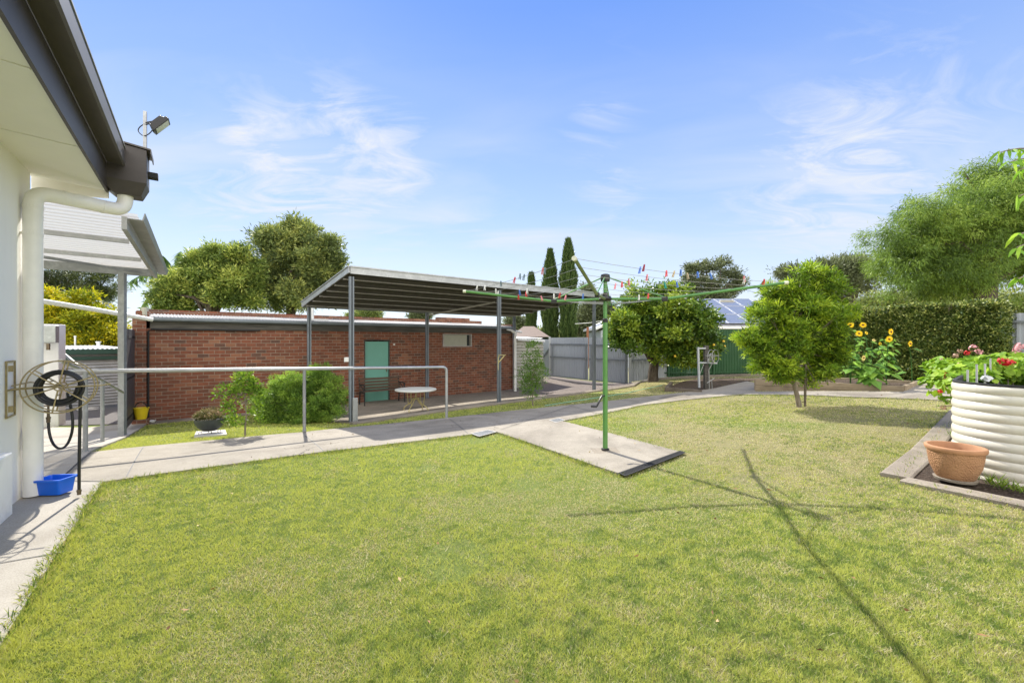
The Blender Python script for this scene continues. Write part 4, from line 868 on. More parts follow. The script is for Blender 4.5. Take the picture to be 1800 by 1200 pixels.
# table
q = G(731, 722, .03); q = onground(q, .03); t = thing('patio_table', 'round white topped patio table on curved cream metal legs', 'table', q)
zt = P(731, 683, q.y).z-q.z; R_ = 36*q.y/F
MB().lathe(q, [(0, zt), (R_-.03, zt), (R_-.01, zt-.004), (R_, zt-.02), (R_-.01, zt-.04), (R_*.6, zt-.06), (0, zt-.06)], 40).build('tabletop', M['table_white'], t, smooth=True)
for k in range(4):
    a = math.pi/4+math.pi/2*k+.5; d = Vector((math.cos(a), math.sin(a), 0)); Q = lambda r_, z: q+d*r_+up*z
    MB().tube([Q(.34, 0), Q(.35, .06), Q(.28, .13), Q(.2, .17), Q(.1, .27), Q(.07, .33)], .013, 8).tube([Q(.22, .16), Q(.235, .3), Q(.25, .4), Q(.24, zt-.05)], .011, 8).build('leg', M['table_leg'], t, smooth=True)
MB().lathe(q, [(0, .31), (.08, .31), (.08, .34), (0, .34)], 16).tube([q+up*.33, q+up*(zt-.05)], .02, 8).build('hub', M['table_leg'], t)

# ------------------------------------------------------------------ small cream corrugated shed beside brick shed
q = shed(915, 0); t = thing('corrugated_shed', 'small cream corrugated shed wall with white pipe beside the brick shed', 'shed', q)
a = shed(907, -.1); b = Vector((P(955, 600, 18.6).x, 18.6, -.4)); dv = (Vector((b.x, b.y, a.z))-a); ln_ = dv.length; dv.normalize(); nr = Vector((dv.y, -dv.x, 0))
mb = MB(); corr(mb, a, up, dv, 2.0, ln_, .13, .02, nr); mb.build('wall', M['cream_wall'], t, smooth=True)
MB().bar(a+up*2.05+nr*.05, a+up*1.98+nr*.05+dv*ln_, .12, .1).build('gutter', M['plastic_white'], t, bevel=.01)
mb = MB(); corr(mb, a+up*2.1, dv, (-nr+up*.05).normalized(), ln_, 2.5, .1, .012); mb.build('roof', M['sheet_white'], t)
c = P(905.5, 600, 16.1); MB().tube([(c.x, c.y, -.5), (c.x, c.y, 1.45), (c.x+.02, c.y-.02, 1.72), (c.x-.12, c.y, 1.8)], .055, 10).build('downpipe', M['plastic_white'], t, smooth=True)

# ------------------------------------------------------------------ fences
def ribsheet(mb, a, b, z0a, z1a, z0b, z1b, pitch=.19, depth=.025, prof='rib'):
    a = Vector((a[0], a[1], 0)); b = Vector((b[0], b[1], 0)); d = b-a; L_ = d.length; d.normalize(); n = Vector((d.y, -d.x, 0)); k = int(L_/pitch*8)
    st = len(mb.v)
    for i in range(k+1):
        x = L_*i/k; ph = (x/pitch) % 1
        h = depth*(1 if ph < .3 else max(0, 1-(ph-.3)/.12) if ph < .5 else 0 if ph < .88 else (ph-.88)/.12) if prof == 'rib' else depth*.5*math.sin(2*math.pi*ph)
        u_ = i/k; q = a+d*x+n*h; mb.v += [(q.x, q.y, z0a+(z0b-z0a)*u_), (q.x, q.y, z1a+(z1b-z1a)*u_)]
    for i in range(k): j = st+2*i; mb.f.append((j, j+2, j+3, j+1))
GA, GB, GC = P(968, 662, 19.3), P(1034, 669, 17.55), P(1104, 676, 16.3)
def gate_leaf(a, b, ztop, label):
    t = thing('colorbond_gate', label, 'gate', a, group='grey driveway gates')
    mb = MB(); ribsheet(mb, a, b, a.z+.03, ztop, b.z+.03, ztop, .1, .018); mb.build('gate_sheet', M['greyfence'], t)
    d = (b-a); d.z = 0; d.normalize(); n = Vector((d.y, -d.x, 0))*.045
    for f0_, nm in ((.03, 'lower_rail'), (.52, 'middle_rail'), (.84, 'upper_rail')):
        za = a.z+(ztop-a.z)*f0_; zb_ = b.z+(ztop-b.z)*f0_; MB().bar(Vector((a.x, a.y, za))+n, Vector((b.x, b.y, zb_))+n, .03, .045).build(nm, M['fence_rail'], t)
    for u_ in (.07, .96): q = a.lerp(b, u_); MB().bar(Vector((q.x, q.y, q.z+.03))+n*1.3, Vector((q.x, q.y, q.z+(ztop-q.z)*.84))+n*1.3, .05, .05, up=(1, 0, 0)).build('stile', M['fence_rail'], t)
    return t
ztp = 1.57
gate_leaf(GA, GB, ztp, 'grey ribbed gate leaf nearer the small cream corrugated shed')
gate_leaf(GB+(GC-GB).normalized()*.06, GC, ztp-.03, 'grey ribbed gate leaf nearer the citrus tree')
t = thing('fence_panel', 'narrow grey fence panel with diagonal brace at the far end of the gates', 'fence', P(955, 663, 19.6))
a = P(950, 661, 20); b = P(966, 662, 19.4); mb = MB(); ribsheet(mb, a, b, a.z, 1.5, b.z, 1.5, .1, .015); mb.build('sheet', M['greyfence'], t)
MB().bar(a+Vector((.0, -.1, .75)), b+Vector((0, -.1, 1.35)), .04, .05).build('brace', M['fence_rail'], t); MB().bar(b+Vector((0, -.08, 0)), Vector((b.x, b.y-.08, 1.62)), .08, .08, up=(1, 0, 0)).build('post', M['greyfence_light'], t)
t = thing('fence_panel', 'pale grey fence panel with diagonal brace between the gates and green fence', 'fence', P(1130, 668, 16.6))
a = P(1106, 672, 16.3); b = P(1172, 664, 16.6); zt_ = 1.62; mb = MB(); ribsheet(mb, a, b, a.z+.02, zt_, b.z+.02, zt_, .1, .015); mb.build('sheet', M['greyfence_light'], t)
MB().bar(a.lerp(b, .5)+Vector((-.05, -.07, .1)), a.lerp(b, .92)+Vector((0, -.07, .75)), .04, .06).build('brace', M['fence_rail'], t)
MB().bar(a+Vector((0, -.06, .85)), b+Vector((0, -.06, .8)), .04, .05).build('rail', M['fence_rail'], t)
q = a+Vector((.02, -.05, 0)); MB().bar(q-up*.2, Vector((q.x, q.y, 1.66)), .09, .09, up=(1, 0, 0)).build('post', M['greyfence_light'], t)
# green fence
a = P(1168, 664, 16.6); b = P(1500, 660, 16.4); t = thing('green_fence', 'dark green ribbed steel fence behind the citrus tree and reel post', 'fence', a)
mb = MB(); ribsheet(mb, a, b, .0, 1.85, .1, 1.9, .105, .03, 'sin'); mb.build('sheet', M['greenfence'], t)
MB().bar((a.x, a.y-.05, .17), (b.x, b.y-.05, .25), .03, .05).build('lower_rail', M['greenfence'], t)
MB().bar((a.x, a.y-.05, 1.42), (b.x, b.y-.05, 1.5), .03, .05).build('upper_rail', M['greenfence'], t)
for u_ in (.02, .26, .5, .75): q = a.lerp(b, u_); MB().bar((q.x, q.y-.06, 0), (q.x, q.y-.06, 1.8), .06, .06, up=(1, 0, 0)).build('post', M['greenfence'], t)
strip('concrete_plinth_kerb', [Vector((a.x-.6, a.y-.12, 0)), Vector((b.x, b.y-.12, 0))], .12, .1, M['concrete_old'])
# grey fence at far right, behind hedge
a = Vector((10.2, 14.9, .2)); b = Vector((14.9, 7.6, .2)); t = thing('steel_fence', 'blue grey steel fence showing past the hedge end', 'fence', a)
mb = MB(); ribsheet(mb, a, b, .1, 2.15, .1, 2.1, .19, .03); mb.build('sheet', M['greyfence'], t)
n = Vector((-(b-a).y, (b-a).x, 0)).normalized()*-.05
for z in (.4, 1.9): MB().bar(Vector((a.x, a.y, z))-Vector((.05, .03, 0)), Vector((b.x, b.y, z))-Vector((.05, .03, 0)), .04, .05).build('rail', M['fence_rail'], t)

# ------------------------------------------------------------------ clothesline
HB = Vector((1.176, 5.31, 0)); HB.z = tz(HB.x, HB.y)+.04; HX, HY = HB.x, HB.y
t = thing('clothesline', 'green rotary clothesline with four arms standing on the concrete slab', 'clothesline', HB)
zh = 1.935; pr_ = .031
MB().tube([(HX, HY, HB.z), (HX, HY, 1.68)], pr_, 16).build('lower_pole', M['hoist'], t, smooth=True)
MB().tube([(HX, HY, 1.66), (HX, HY, 2.22)], .024, 16).build('upper_pole', M['hoist'], t, smooth=True)
MB().lathe((HX, HY, HB.z), [(pr_, .0), (.05, 0), (.05, .012), (pr_, .02)], 20).build('base_collar', M['black_matt'], t)
MB().lathe((HX, HY, 1.66), [(.02, -.02), (.034, -.02), (.034, .02), (.024, .03)], 16).build('collar', M['black_matt'], t)
hb = MB(); hb.lathe((HX, HY, zh), [(.025, -.03), (.07, -.025), (.085, 0), (.07, .03), (.034, .035), (.034, .075), (.025, .08)], 24); hub = hb.build('hub', M['black'], t, smooth=True)
MB().lathe((HX, HY, 2.2), [(.024, -.05), (.055, -.045), (.06, 0), (.055, .04), (.03, .05), (0, .05)], 20).build('top_cap', M['black'], t, smooth=True)
TIP = [Vector((-.606, 5.47, 2.05)), Vector((.51, 3.42, 2.07)), Vector((3.03, 4.67, 2.05)), Vector((1.78, 7.15, 2.05))]
def on_arm(k, u_):
    tp = TIP[k]; h = Vector((HX, HY, zh)); j = h.lerp(tp, .36); j.z = 1.912
    return h.lerp(j, u_/.36) if u_ < .36 else j.lerp(tp, (u_-.36)/.64)
for k in range(4):
    h = Vector((HX, HY, zh)); j = on_arm(k, .36); tp = TIP[k]; d = (tp-h); d.z = 0; d.normalize()
    am = MB().tube([h+d*.03, j], .0165, 10).tube([j, tp], .0165, 10).build('arm', M['hoist_olive' if k == 1 else 'hoist'], t, smooth=True)
    MB().bar(j-d*.035, j+d*.035, .045, .055).build('joint', M['black'], am, bevel=.004)
    MB().tube([tp-d*.01, tp+d*.03], .021, 10).build('end_cap', M['cap'], am, smooth=True)
    MB().tube([Vector((HX, HY, 2.2))+d*.05, j+up*.02], .0085, 8).build('strut', M['hoist'], am)
LINES = []
RINGS = [.38, .5, .62, .74, .86, .985]
mb1 = MB()
for k in range(4):
    for i, u_ in enumerate(RINGS):
        a = on_arm(k, u_)+up*.012; b = on_arm((k+1) % 4, u_)+up*.012; LINES.append((a, b)); L_ = (b-a).length
        pts = [a.lerp(b, q/8)-up*(.012*L_*(1-(q/4-1)**2)) for q in range(9)]; mb1.tube(pts, .0024, 4, cap=False)
mb1.build('line_wire', M['wire'], t)
c = Vector((HX-.02, HY-.03, .72)); MB().tube([c, c+Vector((-.03, -.02, 0)), c+Vector((-.1, -.03, -.13))], .012, 8).build('crank', M['black'], t, smooth=True)
MB().tube([c+Vector((-.1, -.03, -.13)), c+Vector((-.17, -.05, -.125))], .015, 8).build('crank_grip', M['black'], t)
strip('slab_patch_ground', [Vector((HX-.16, HY, 0)), Vector((HX+.16, HY, 0))], .3, .001, M['concrete_old'], dz=.0295)
# pegs: (px, py, colour)
PEGS = [(871, 507, 'white'), (853, 505, 'white'), (904, 490, 'red'), (912, 486, 'slate'), (921, 484, 'slate'), (953, 472, 'pink'), (957, 477, 'slate'), (878, 494, 'slate'), (913, 508, 'blue'), (925, 505, 'white'), (911, 517, 'red'), (925, 519, 'red'), (951, 519, 'pink'), (974, 521, 'white'), (984, 520, 'red'), (994, 523, 'pink'), (1025, 522, 'blue'), (838, 507, 'white'),
        (877, 514, 'white'), (1125, 469, 'blue'), (1129, 470, 'maroon'), (1173, 474, 'red'), (1186, 478, 'tan'), (1196, 477, 'blue'), (1108, 489, 'pink'), (1134, 491, 'pink'), (1083, 500, 'pink'), (1094, 499, 'red'), (1169, 496, 'teal'), (1192, 498, 'blue'), (1228, 479, 'blue'), (1249, 484, 'blue'), (1307, 489, 'pink'), (1341, 492, 'red'), (1212, 478, 'tan'), (1140, 521, 'red'), (1124, 520, 'white'), (1310, 494, 'white'), (1206, 519, 'white')]
words = {'white': 'white', 'red': 'red', 'slate': 'slate grey', 'pink': 'pale pink', 'blue': 'blue', 'teal': 'teal green', 'tan': 'tan wooden', 'maroon': 'dark red'}
PM = {}
NL = ['', 'second ', 'third ', 'fourth ', 'fifth ', 'sixth ', 'seventh ', 'eighth ']
pegs = []
for px_, py_, c_ in PEGS:
    best = None
    for (a, b) in LINES:
        for q in range(1, 60):
            u_ = q/60; p = a.lerp(b, u_); L_ = (b-a).length; p = p-up*(.012*L_*(1-(2*u_-1)**2)); X = 900+p.x/p.y*F; Y_ = HZ-(p.z-CH)/p.y*F; e = (X-px_)**2+(Y_-py_)**2*1.5
            if best is None or e < best[0]: best = (e, p, (b-a).normalized(), a, b)
    pegs.append((px_, c_, best[1], best[2]))
pegs.sort(key=lambda z: z[0]); cnt = {}
sides = lambda px_: 'left' if px_ < 1067 else 'right'
tot = {}
for p in pegs: tot[(p[1], sides(p[0]))] = tot.get((p[1], sides(p[0])), 0)+1
def pegmesh(col, tilt):
    mb = MB()
    for s_ in (-1, 1):
        R = Matrix.Rotation(s_*.1, 3, 'X'); mb.box((0, s_*.007, .0), (.011, .007, .078), ax=R)
    mb.box((0, 0, .012), (.013, .02, .008)); return mb
for px_, c_, p, d in pegs:
    key = (c_, sides(px_)); k = cnt.get(key, 0); cnt[key] = k+1
    if c_ not in PM: ob = pegmesh(c_, 0).build('clothes_peg', M['peg_'+c_]); PM[c_] = ob
    else: ob = PM[c_].copy(); COL.objects.link(ob)
    ob.location = p-up*.012*random.choice((-1, .6, 1)); ob.rotation_euler = (random.uniform(-.25, .25), random.uniform(-.3, .3), math.atan2(d.y, d.x)); ob.scale = (.82, .82, .82)
    n_ = tot[key]; pos = 'only' if n_ == 1 else NL[k].strip() or 'first'
    tag(ob, f"{words[c_]} clothes peg on the line, {pos if n_ == 1 else pos+' one'} {sides(px_)} of the pole, counting rightward".replace('only', 'the only such'), 'peg', 'clothes pegs on the rotary line')

# longer unmown grass along the paving edges
def fringe():
    rngF = np.random.default_rng(90); C = []
    for line, dens in (([(0, 1140), (180, 852)], 1500), ([(180, 852), (290, 836), (400, 821), (500, 807), (620, 792), (730, 779), (830, 767)], 900), ([(875, 763), (1088, 838)], 700), ([(1197, 799), (988, 741)], 500), ([(1000, 740), (1130, 714), (1300, 695), (1500, 700), (1660, 705)], 350), ([(345, 776.5), (440, 768), (535, 760), (620, 751), (785, 734.5), (900, 722)], 350), ([(1580, 850), (1690, 871), (1798, 893)], 900), ([(1578, 845), (1620, 800), (1670, 742)], 600)):
        q = [G(*a) for a in line]
        for a, b in zip(q[:-1], q[1:]):
            L_ = (b-a).length; k = int(L_*dens); u_ = rngF.random(k); am = np.abs(np.sin(u_*L_*7+a.x)*np.sin(u_*L_*2.3))*.8+.2
            keep = rngF.random(k) < am; u_ = u_[keep]; x = a.x+(b.x-a.x)*u_+rngF.normal(0, .022, len(u_)); y = a.y+(b.y-a.y)*u_+rngF.normal(0, .022, len(u_)); C.append(np.stack([x, y], 1))
    C = np.concatenate(C); n = len(C); z = tz_np(C[:, 0], C[:, 1])+.005; P3 = np.stack([C[:, 0], C[:, 1], z], 1); D = rngF.normal(size=(n, 3))*np.array([.8, .8, .2])+np.array([0, 0, .75])
    t_ = np.clip(rngF.normal(.32, .2, n), 0, 1); V = leaf_quads(P3, D, .05, .005, rngF, t_)
    o = npmesh('edge_grass', V, 4, bpy.data.materials['grass_blade'], tint=t_); o['kind'] = 'stuff'; tag(o, 'longer ragged grass fringing the paving edges', 'grass')
fringe()
# fallen leaves
rngL = np.random.default_rng(77); nl = 260; lx = rngL.uniform(-3.5, 8, nl); ly = rngL.uniform(1.6, 9, nl)
kp = (lx-HW0.x)*HN.x+(ly-HW0.y)*HN.y > .9; kp &= (lx < 4.6) | (ly > 5.5); lx = lx[kp]; ly = ly[kp]
Cq = np.stack([lx, ly, tz_np(lx, ly)+.045], 1); Dq = rngL.normal(size=(len(lx), 3))*np.array([1, 1, .25]); tq = rngL.random(len(lx))
def lit_b(N): N.out(N.ramp(N.attr('tint'), [(0, (.09, .035, .015)), (.6, (.3, .17, .07)), (1, (.5, .4, .18))]))
o = npmesh('fallen_leaves', leaf_quads(Cq, Dq, .034, .015, rngL, tq), 4, mat('litter', lit_b, rough=.8), tint=tq); o['kind'] = 'stuff'; tag(o, 'small brown fallen leaves scattered over the lawn', 'leaves')
# drains
def grate(pts, label, nm='drain_grate', m='galv', slats=9, mm=None):
    q = [onground(G(*a), .03) for a in pts]; t = thing(nm, label, 'drain grate', q[0])
    mb = MB(); 
    for i in range(4): mb.bar(q[i], q[(i+1) % 4], .012, .006)
    mb.build('frame', mm or M['paver'], t); mb = MB()
    for k in range(slats): u_ = (k+.5)/slats; mb.bar(q[0].lerp(q[1], u_), q[3].lerp(q[2], u_), .012, .006)
    mb.build('grating', mm or M['galv'], t); c = [p-up*.004 for p in q]; MB().quad(*c).build('sump', mm or M['fence_rail'], t)
grate([(828, 765), (858, 758.5), (872, 762), (842, 770)], 'square white drain grate at the lawn corner of the path')
grate([(966, 741), (982, 737.5), (993, 741), (977, 745)], 'square pale drain grate half hidden in grass behind the pole slab')
grate([(1088, 836), (1196, 796.5), (1204, 799.5), (1099, 841)], 'long black strip drain along the end of the clothesline slab', slats=46, mm=M['black_matt'])

# green garden hose lying on grass
hp_ = [onground(G(*a), .02) for a in ((958, 714), (990, 709), (1030, 703), (1068, 697), (1100, 692), (1130, 685), (1150, 681), (1164, 678))]
o = MB().tube(hp_, .008, 6).build('lawn_hose', mat('hosegreen', col=(.2, .5, .36), rough=.4), smooth=True); tag(o, 'thin pale green hose lying across the grass strip', 'hose')

# ------------------------------------------------------------------ reel post
q = onground(G(1241, 684)); t = thing('reel_post', 'old weathered post with a wire hose reel in the weedy bed', 'hose reel', q)
k = q.y/F
def rp(px_, py_, dy=0): return P(px_, py_, q.y+dy)
MB().bar(rp(1241, 687, .0), rp(1241, 607, .0), .11, .11, up=(1, 0, 0)).build('post', M['timber_dark'], t)
MB().bar(rp(1229, 681, -.1), rp(1227, 610, -.1), .07, .04, up=(1, 0, 0)).build('stake', M['greyfence_light'], t)
MB().bar(rp(1226, 637, -.1), rp(1260, 638, -.1), .06, .04).bar(rp(1226, 612, -.1), rp(1240, 612, -.1), .05, .04).build('crosspiece', M['greyfence_light'], t)
mb = MB(); c = rp(1250, 627, -.12)
for dx in (0, .12): mb.ring(c+Vector((dx, -.0, 0)), (.75, .6, 0), up, .2, .008, 28, 5)
mb.ring(c, (.75, .6, 0), up, .09, .02, 20, 6); mb.tube([rp(1240, 625, -.2), rp(1264, 625, -.25)], .012, 6); mb.build('wheel', M['wire'], t)
MB().tube([c, c+Vector((.05, -.03, -.12)), rp(1246, 650, -.1), rp(1247, 684, -.1)], .014, 6).tube([rp(1229, 660, -.12), rp(1237, 640, -.12)], .01, 6).tube([rp(1243, 673, -.2), rp(1256, 664, -.2)], .012, 6).tube([rp(1252, 686, -.2), rp(1251, 667, -.2)], .01, 6).build('pipework', M['wire'], t)
MB().tube([rp(1245, 630, -.16), rp(1245, 637, -.16)], .03, 8).build('tap', M['galv'], t)

# ------------------------------------------------------------------ raised sleeper bed with sunflowers
lf, rf, rb2 = Vector((6.4, 11.06, 0)), Vector((8.6, 9.25, 0)), Vector((10.0, 10.4, 0)); lb2 = lf+(rb2-rf)
q = onground(lf); t = thing('raised_bed', 'weathered timber sleeper garden bed holding soil and sunflowers', 'garden bed', q)
zt_ = .43
def wallb(a, b, name):
    for z0_, z1_, nm in ((zt_-.17, zt_, 'sleeper'), (zt_-.36, zt_-.175, 'sleeper')):
        MB().bar((a[0], a[1], (z0_+z1_)/2), (b[0], b[1], (z0_+z1_)/2-.01), .075, z1_-z0_).build(nm, M['sleeper'], t, bevel=.008)
wallb(lf, rf, ''); wallb(rf, rb2, ''); wallb(lf, lb2, ''); wallb(lb2, rb2, '')
def zconst(X, Y): return np.full(len(X), zt_-.07)+.03*np.sin(X*9)*np.cos(Y*7)
drape('soil', [lf, rf, rb2, lb2], 0, M['soil'], step=.12, zf=zconst, kind=None, parent=t)
zs = zt_-.08
SUNF = [((1495, 673), [(1472, 569), (1495, 571), (1517, 571)], 'tall sunflower plant with bright yellow heads nearest the bottlebrush tree', 9.9),
        ((1530, 674), [(1510, 586), (1523, 585), (1518, 629), (1536, 598)], 'middle sunflower plant with red centred and small fading heads', 9.75),
        ((1558, 671), [(1566, 583), (1563, 596), (1547, 604)], 'sunflower plant with orange and yellow heads and large low leaves', 10.0),
        ((1603, 668), [(1600, 604)], 'thin single stemmed sunflower with one orange head against the hedge', 10.4)]
hi = 0
for (bp, heads, lab, Y) in SUNF:
    b = P(bp[0], bp[1], Y); b.z = zs; t = thing('sunflower', lab, 'sunflower', b, group='sunflowers in the raised bed'); rng = np.random.default_rng(int(bp[0]))
    mb = MB(); Cs = []; tops = []
    main = P(bp[0], max(h[1] for h in heads) if len(heads) > 1 else heads[0][1], Y)
    for (hx_, hy_) in heads:
        h = P(hx_, hy_, Y+rng.uniform(-.15, .15)); jn = b.lerp(Vector((main.x, main.y, main.z)), .6); pts = bez(b, jn, h+Vector((0, .03, -.02)), 8); mb.tube(pts, [.014*(1-.06*k) for k in range(9)], 6); tops.append(h); Cs += [pts[k] for k in range(2, 8)]
    mb.build('stem', L['sunleaf'], t, smooth=True)
    V = []; T = []
    nleaf = 62 if len(heads) > 1 else 4
    for k in range(nleaf):
        c = Cs[rng.integers(len(Cs))]; a = rng.uniform(0, 6.28); sz = rng.uniform(.09, .24)*(1.35 if c.z < .9 else .8); d = Vector((math.cos(a), math.sin(a), rng.uniform(-.5, .25))).normalized(); sd = d.cross(Vector((0, 0, 1))).normalized(); st = c+d*rng.uniform(.05, .16); tv = rng.uniform(.1, .95)
        w_ = sz*.42; p0 = st; p1 = st+d*sz*.3+sd*w_-up*.01; p2 = st+d*sz*.35+up*.02; p3 = st+d*sz*.3-sd*w_-up*.01; p4 = st+d*sz-up*sz*.35
        for qd in ((p0, p1, p4, p2), (p0, p2, p4, p3)):
            V += [tuple(x) for x in qd]; T.append(tv)
    npmesh('leaves', np.array(V), 4, L['sunleaf'], t, tint=np.array(T))
    for h in tops:
        hi += 1; f = Vector((rng.uniform(-.6, .3), -1, rng.uniform(-.1, .35))).normalized(); R3 = f.to_track_quat('Z', 'Y').to_matrix(); s_ = rng.uniform(.055, .07)*(.55 if hi in (5, 7, 10) else 1.05)
        fl_ = MB(); 
        for ly in range(2):
            for k in range(15):
                a = 2*math.pi*(k+.5*ly)/15; l_ = s_*rng.uniform(.95, 1.2)
                pt = [R3@Vector((math.cos(a+da)*r_, math.sin(a+da)*r_, z_)) for da, r_, z_ in ((-.0, s_*.2, 0), (-.23, l_*.7, .008), (0, l_, -.005*ly), (.23, l_*.7, .008))]
                fl_.add([h+x for x in pt], [(0, 1, 2, 3)])
        fo = fl_.build('flower_head', M['pet_yellow'] if hi not in (6, 7) else M['pet_pale'], t)
        ce = MB(); ce.add([h+R3@Vector((math.cos(2*math.pi*k/14)*s_*.3*rr_, math.sin(2*math.pi*k/14)*s_*.3*rr_, z_)) for rr_, z_ in ((1, .006), (.6, .022)) for k in range(14)]+[h+R3@Vector((0, 0, .024))], [(k, (k+1) % 14, 14+(k+1) % 14, 14+k) for k in range(14)]+[(14+k, 14+(k+1) % 14, 28) for k in range(14)]); ce.build('flower_centre', M['sf_mid'], fo)
        MB().add([h+R3@Vector((math.cos(2*math.pi*k/10)*s_*.5, math.sin(2*math.pi*k/10)*s_*.5, -.004)) for k in range(10)]+[h-f*.03], [((k+1) % 10, k, 10) for k in range(10)]).build('sepals', L['sunleaf'], fo)
# ------------------------------------------------------------------ tank planter
TC = Vector((4.17, 3.63, 0)); u2 = Vector((.61, -.79, 0)).normalized(); u1 = Vector((.773, .634, 0)).normalized()
tz0 = .13; TH = .885; rc_ = .42; Wd = 2.0; Ln = 2.9
left = P(1690, 600, 3.95)   # silhouette ray
cxy = None
def tank_ring(ins, z, k=12):
    """rounded rectangle, local a along u2, b along u1"""
    r_ = rc_-ins; pts = []
    for (ca, cb_, a0) in ((Wd-rc_, Ln-rc_, 0), (rc_, Ln-rc_, 90), (rc_, rc_, 180), (Wd-rc_, rc_, 270)):
        for i in range(k+1): a = math.radians(a0+90*i/k); pts.append((ca+r_*math.cos(a), cb_+r_*math.sin(a)))
    o = TO; return [tuple(o+u2*a+u1*b+Vector((0, 0, z))) for a, b in pts]
TO = TC-u2*.68
# shift so that the left silhouette lands on px 1688
best = 1e9
for it in range(30):
    TO_ = TC-u2*(.3+it*.03); TO = TO_; mnx = min(900+p[0]/p[1]*F for p in tank_ring(0, 0)); 
    if abs(mnx-1689) < best: best = abs(mnx-1689); keepTO = TO_
TO = keepTO
q = Vector((TO.x+.5, TO.y+.3, tz0)); t = thing('tank_planter', 'tall cream corrugated steel planter tank with black liner at the lawn edge', 'planter', q)
mb = MB(); rings = []; nz = 11*8
for i in range(nz+1):
    z = tz0+TH*i/nz; ph = i/8; ins = .013-.013*abs(math.sin(math.pi*ph))**.8 if 0 < i < nz else .02
    rings.append(tank_ring(ins, z))
n = len(rings[0])
for rg_ in rings: mb.v += rg_
for i in range(nz):
    for k in range(n): mb.f.append((i*n+k, i*n+(k+1) % n, (i+1)*n+(k+1) % n, (i+1)*n+k))
mb.build('tank_wall', M['cream'], t, smooth=True)
mb = MB(); R0 = [tank_ring(.008, tz0+TH-.006), tank_ring(.008, tz0+TH+.014), tank_ring(.035, tz0+TH+.014), tank_ring(.035, tz0+TH-.22)]
for rg_ in R0: mb.v += rg_
for i in range(3):
    for k in range(n): mb.f.append((i*n+k, i*n+(k+1) % n, (i+1)*n+(k+1) % n, (i+1)*n+k))
mb.f.append(tuple(3*n+k for k in range(n))); mb.build('liner', M['black_matt'], t)
for i, (px_, py0, py1) in enumerate(((1701, 651, 671), (1717, 641, 669), (1731.5, 640, 667), (1741, 631, 657))):
    # stakes near inner rim
    Y_ = (3.98, 4.25, 4.5, 4.8)[i]; a = P(px_, py0, Y_); b = P(px_, py1+8, Y_); o = MB().tube([a, b], .008, 8).tube([a, a+Vector((.0, 0, .004))], .0095, 8).lathe(Vector((a.x, a.y, a.z-.004)), [(0, .01), (.009, .006), (.009, 0)], 8).build('steel_stake', M['alu'], smooth=True)
    tag(o, ('short steel stake lowest at the tank corner', 'steel stake second from the tank corner', 'steel stake third from the tank corner beside crumpled plastic', 'bent steel stake farthest from the tank corner')[i], 'stake', 'steel stakes along the tank rim')
q = P(1735, 665, 4.45); mb = MB(); rng = random.Random(5)
mb.lathe(q, [(0, -.03), (.03, -.025), (.042, 0), (.03, .025), (0, .03)], 9); mb.v = [(x+rng.uniform(-.012, .012), y+rng.uniform(-.012, .012), z+rng.uniform(-.01, .01)) for x, y, z in mb.v]
o = mb.build('plastic_scrap', M['lens']); tag(o, 'crumpled grey plastic scrap inside the tank rim', 'scrap')
# terracotta pot
q = G(1679, 851); q = onground(q, .04); t = thing('terracotta_pot', 'empty orange terracotta pot with patterned sides beside the cream tank', 'pot', q); 
R_ = .19; H_ = (P(0, 783, q.y).z-q.z)
MB().lathe(q, [(0, .012), (R_*.56, .012), (R_*.66, .03), (R_*.86, H_*.42), (R_*.93, H_*.72), (R_*.94, H_*.88)], 48).build('body', M['terracotta'], t, smooth=True)
MB().lathe(q, [(R_*.94, H_*.86), (R_*1.0, H_*.87), (R_*1.03, H_*.92), (R_*1.03, H_*.98), (R_*1.0, H_), (R_*.92, H_), (R_*.88, H_*.96), (R_*.84, H_*.8), (R_*.62, .1), (0, .1)], 48).build('rim', M['terracotta_rim'], t, smooth=True)
MB().lathe(q, [(R_*.5, 0), (R_*.7, 0), (R_*.74, .02), (R_*.6, .022)], 40).build('foot', M['concrete_old'], t, smooth=True)
# ------------------------------------------------------------------ geranium
def plantlet(root, C, D, ln_, m, seed):
    pass
q = onground(Vector((6.1, 5.2, 0))); t = thing('geranium', 'sprawling geranium with bright green leaves and red and pink flowers behind the tank', 'shrub', q)
def roundleaves(C, nrm, size, tints, rng):
    V = []; n = len(C)
    nrm = nrm/np.linalg.norm(nrm, axis=1, keepdims=True); r = rng.normal(size=(n, 3)); a = np.cross(nrm, r); a /= np.linalg.norm(a, axis=1, keepdims=True); b = np.cross(nrm, a)
    s_ = size*rng.uniform(.6, 1.2, (n, 1)); P_ = []
    for k in range(8):
        th_ = 2*math.pi*k/8; rr_ = s_*(1 if k else .35)*rng.uniform(.85, 1.05, (n, 1)); P_.append(C+a*math.cos(th_)*rr_+b*math.sin(th_)*rr_+nrm*s_*.18*(1 if k % 2 else .6))
    # fan of quads round centre
    out = []
    for k in range(0, 8, 2): out.append(np.stack([C, P_[k], P_[k+1], P_[(k+2) % 8]], 1))
    V = np.stack(out, 1).reshape(-1, 3); return V, np.repeat(tints, 4)
rng = np.random.default_rng(21)
GB = [(1745, 652, 5.3, 62, 26), (1800, 650, 5.2, 70, 30), (1690, 660, 5.0, 26, 22), (1670, 680, 4.75, 16, 28), (1680, 645, 5.2, 30, 16), (1860, 650, 5.2, 60, 34)]
Cc = []; Nn = []
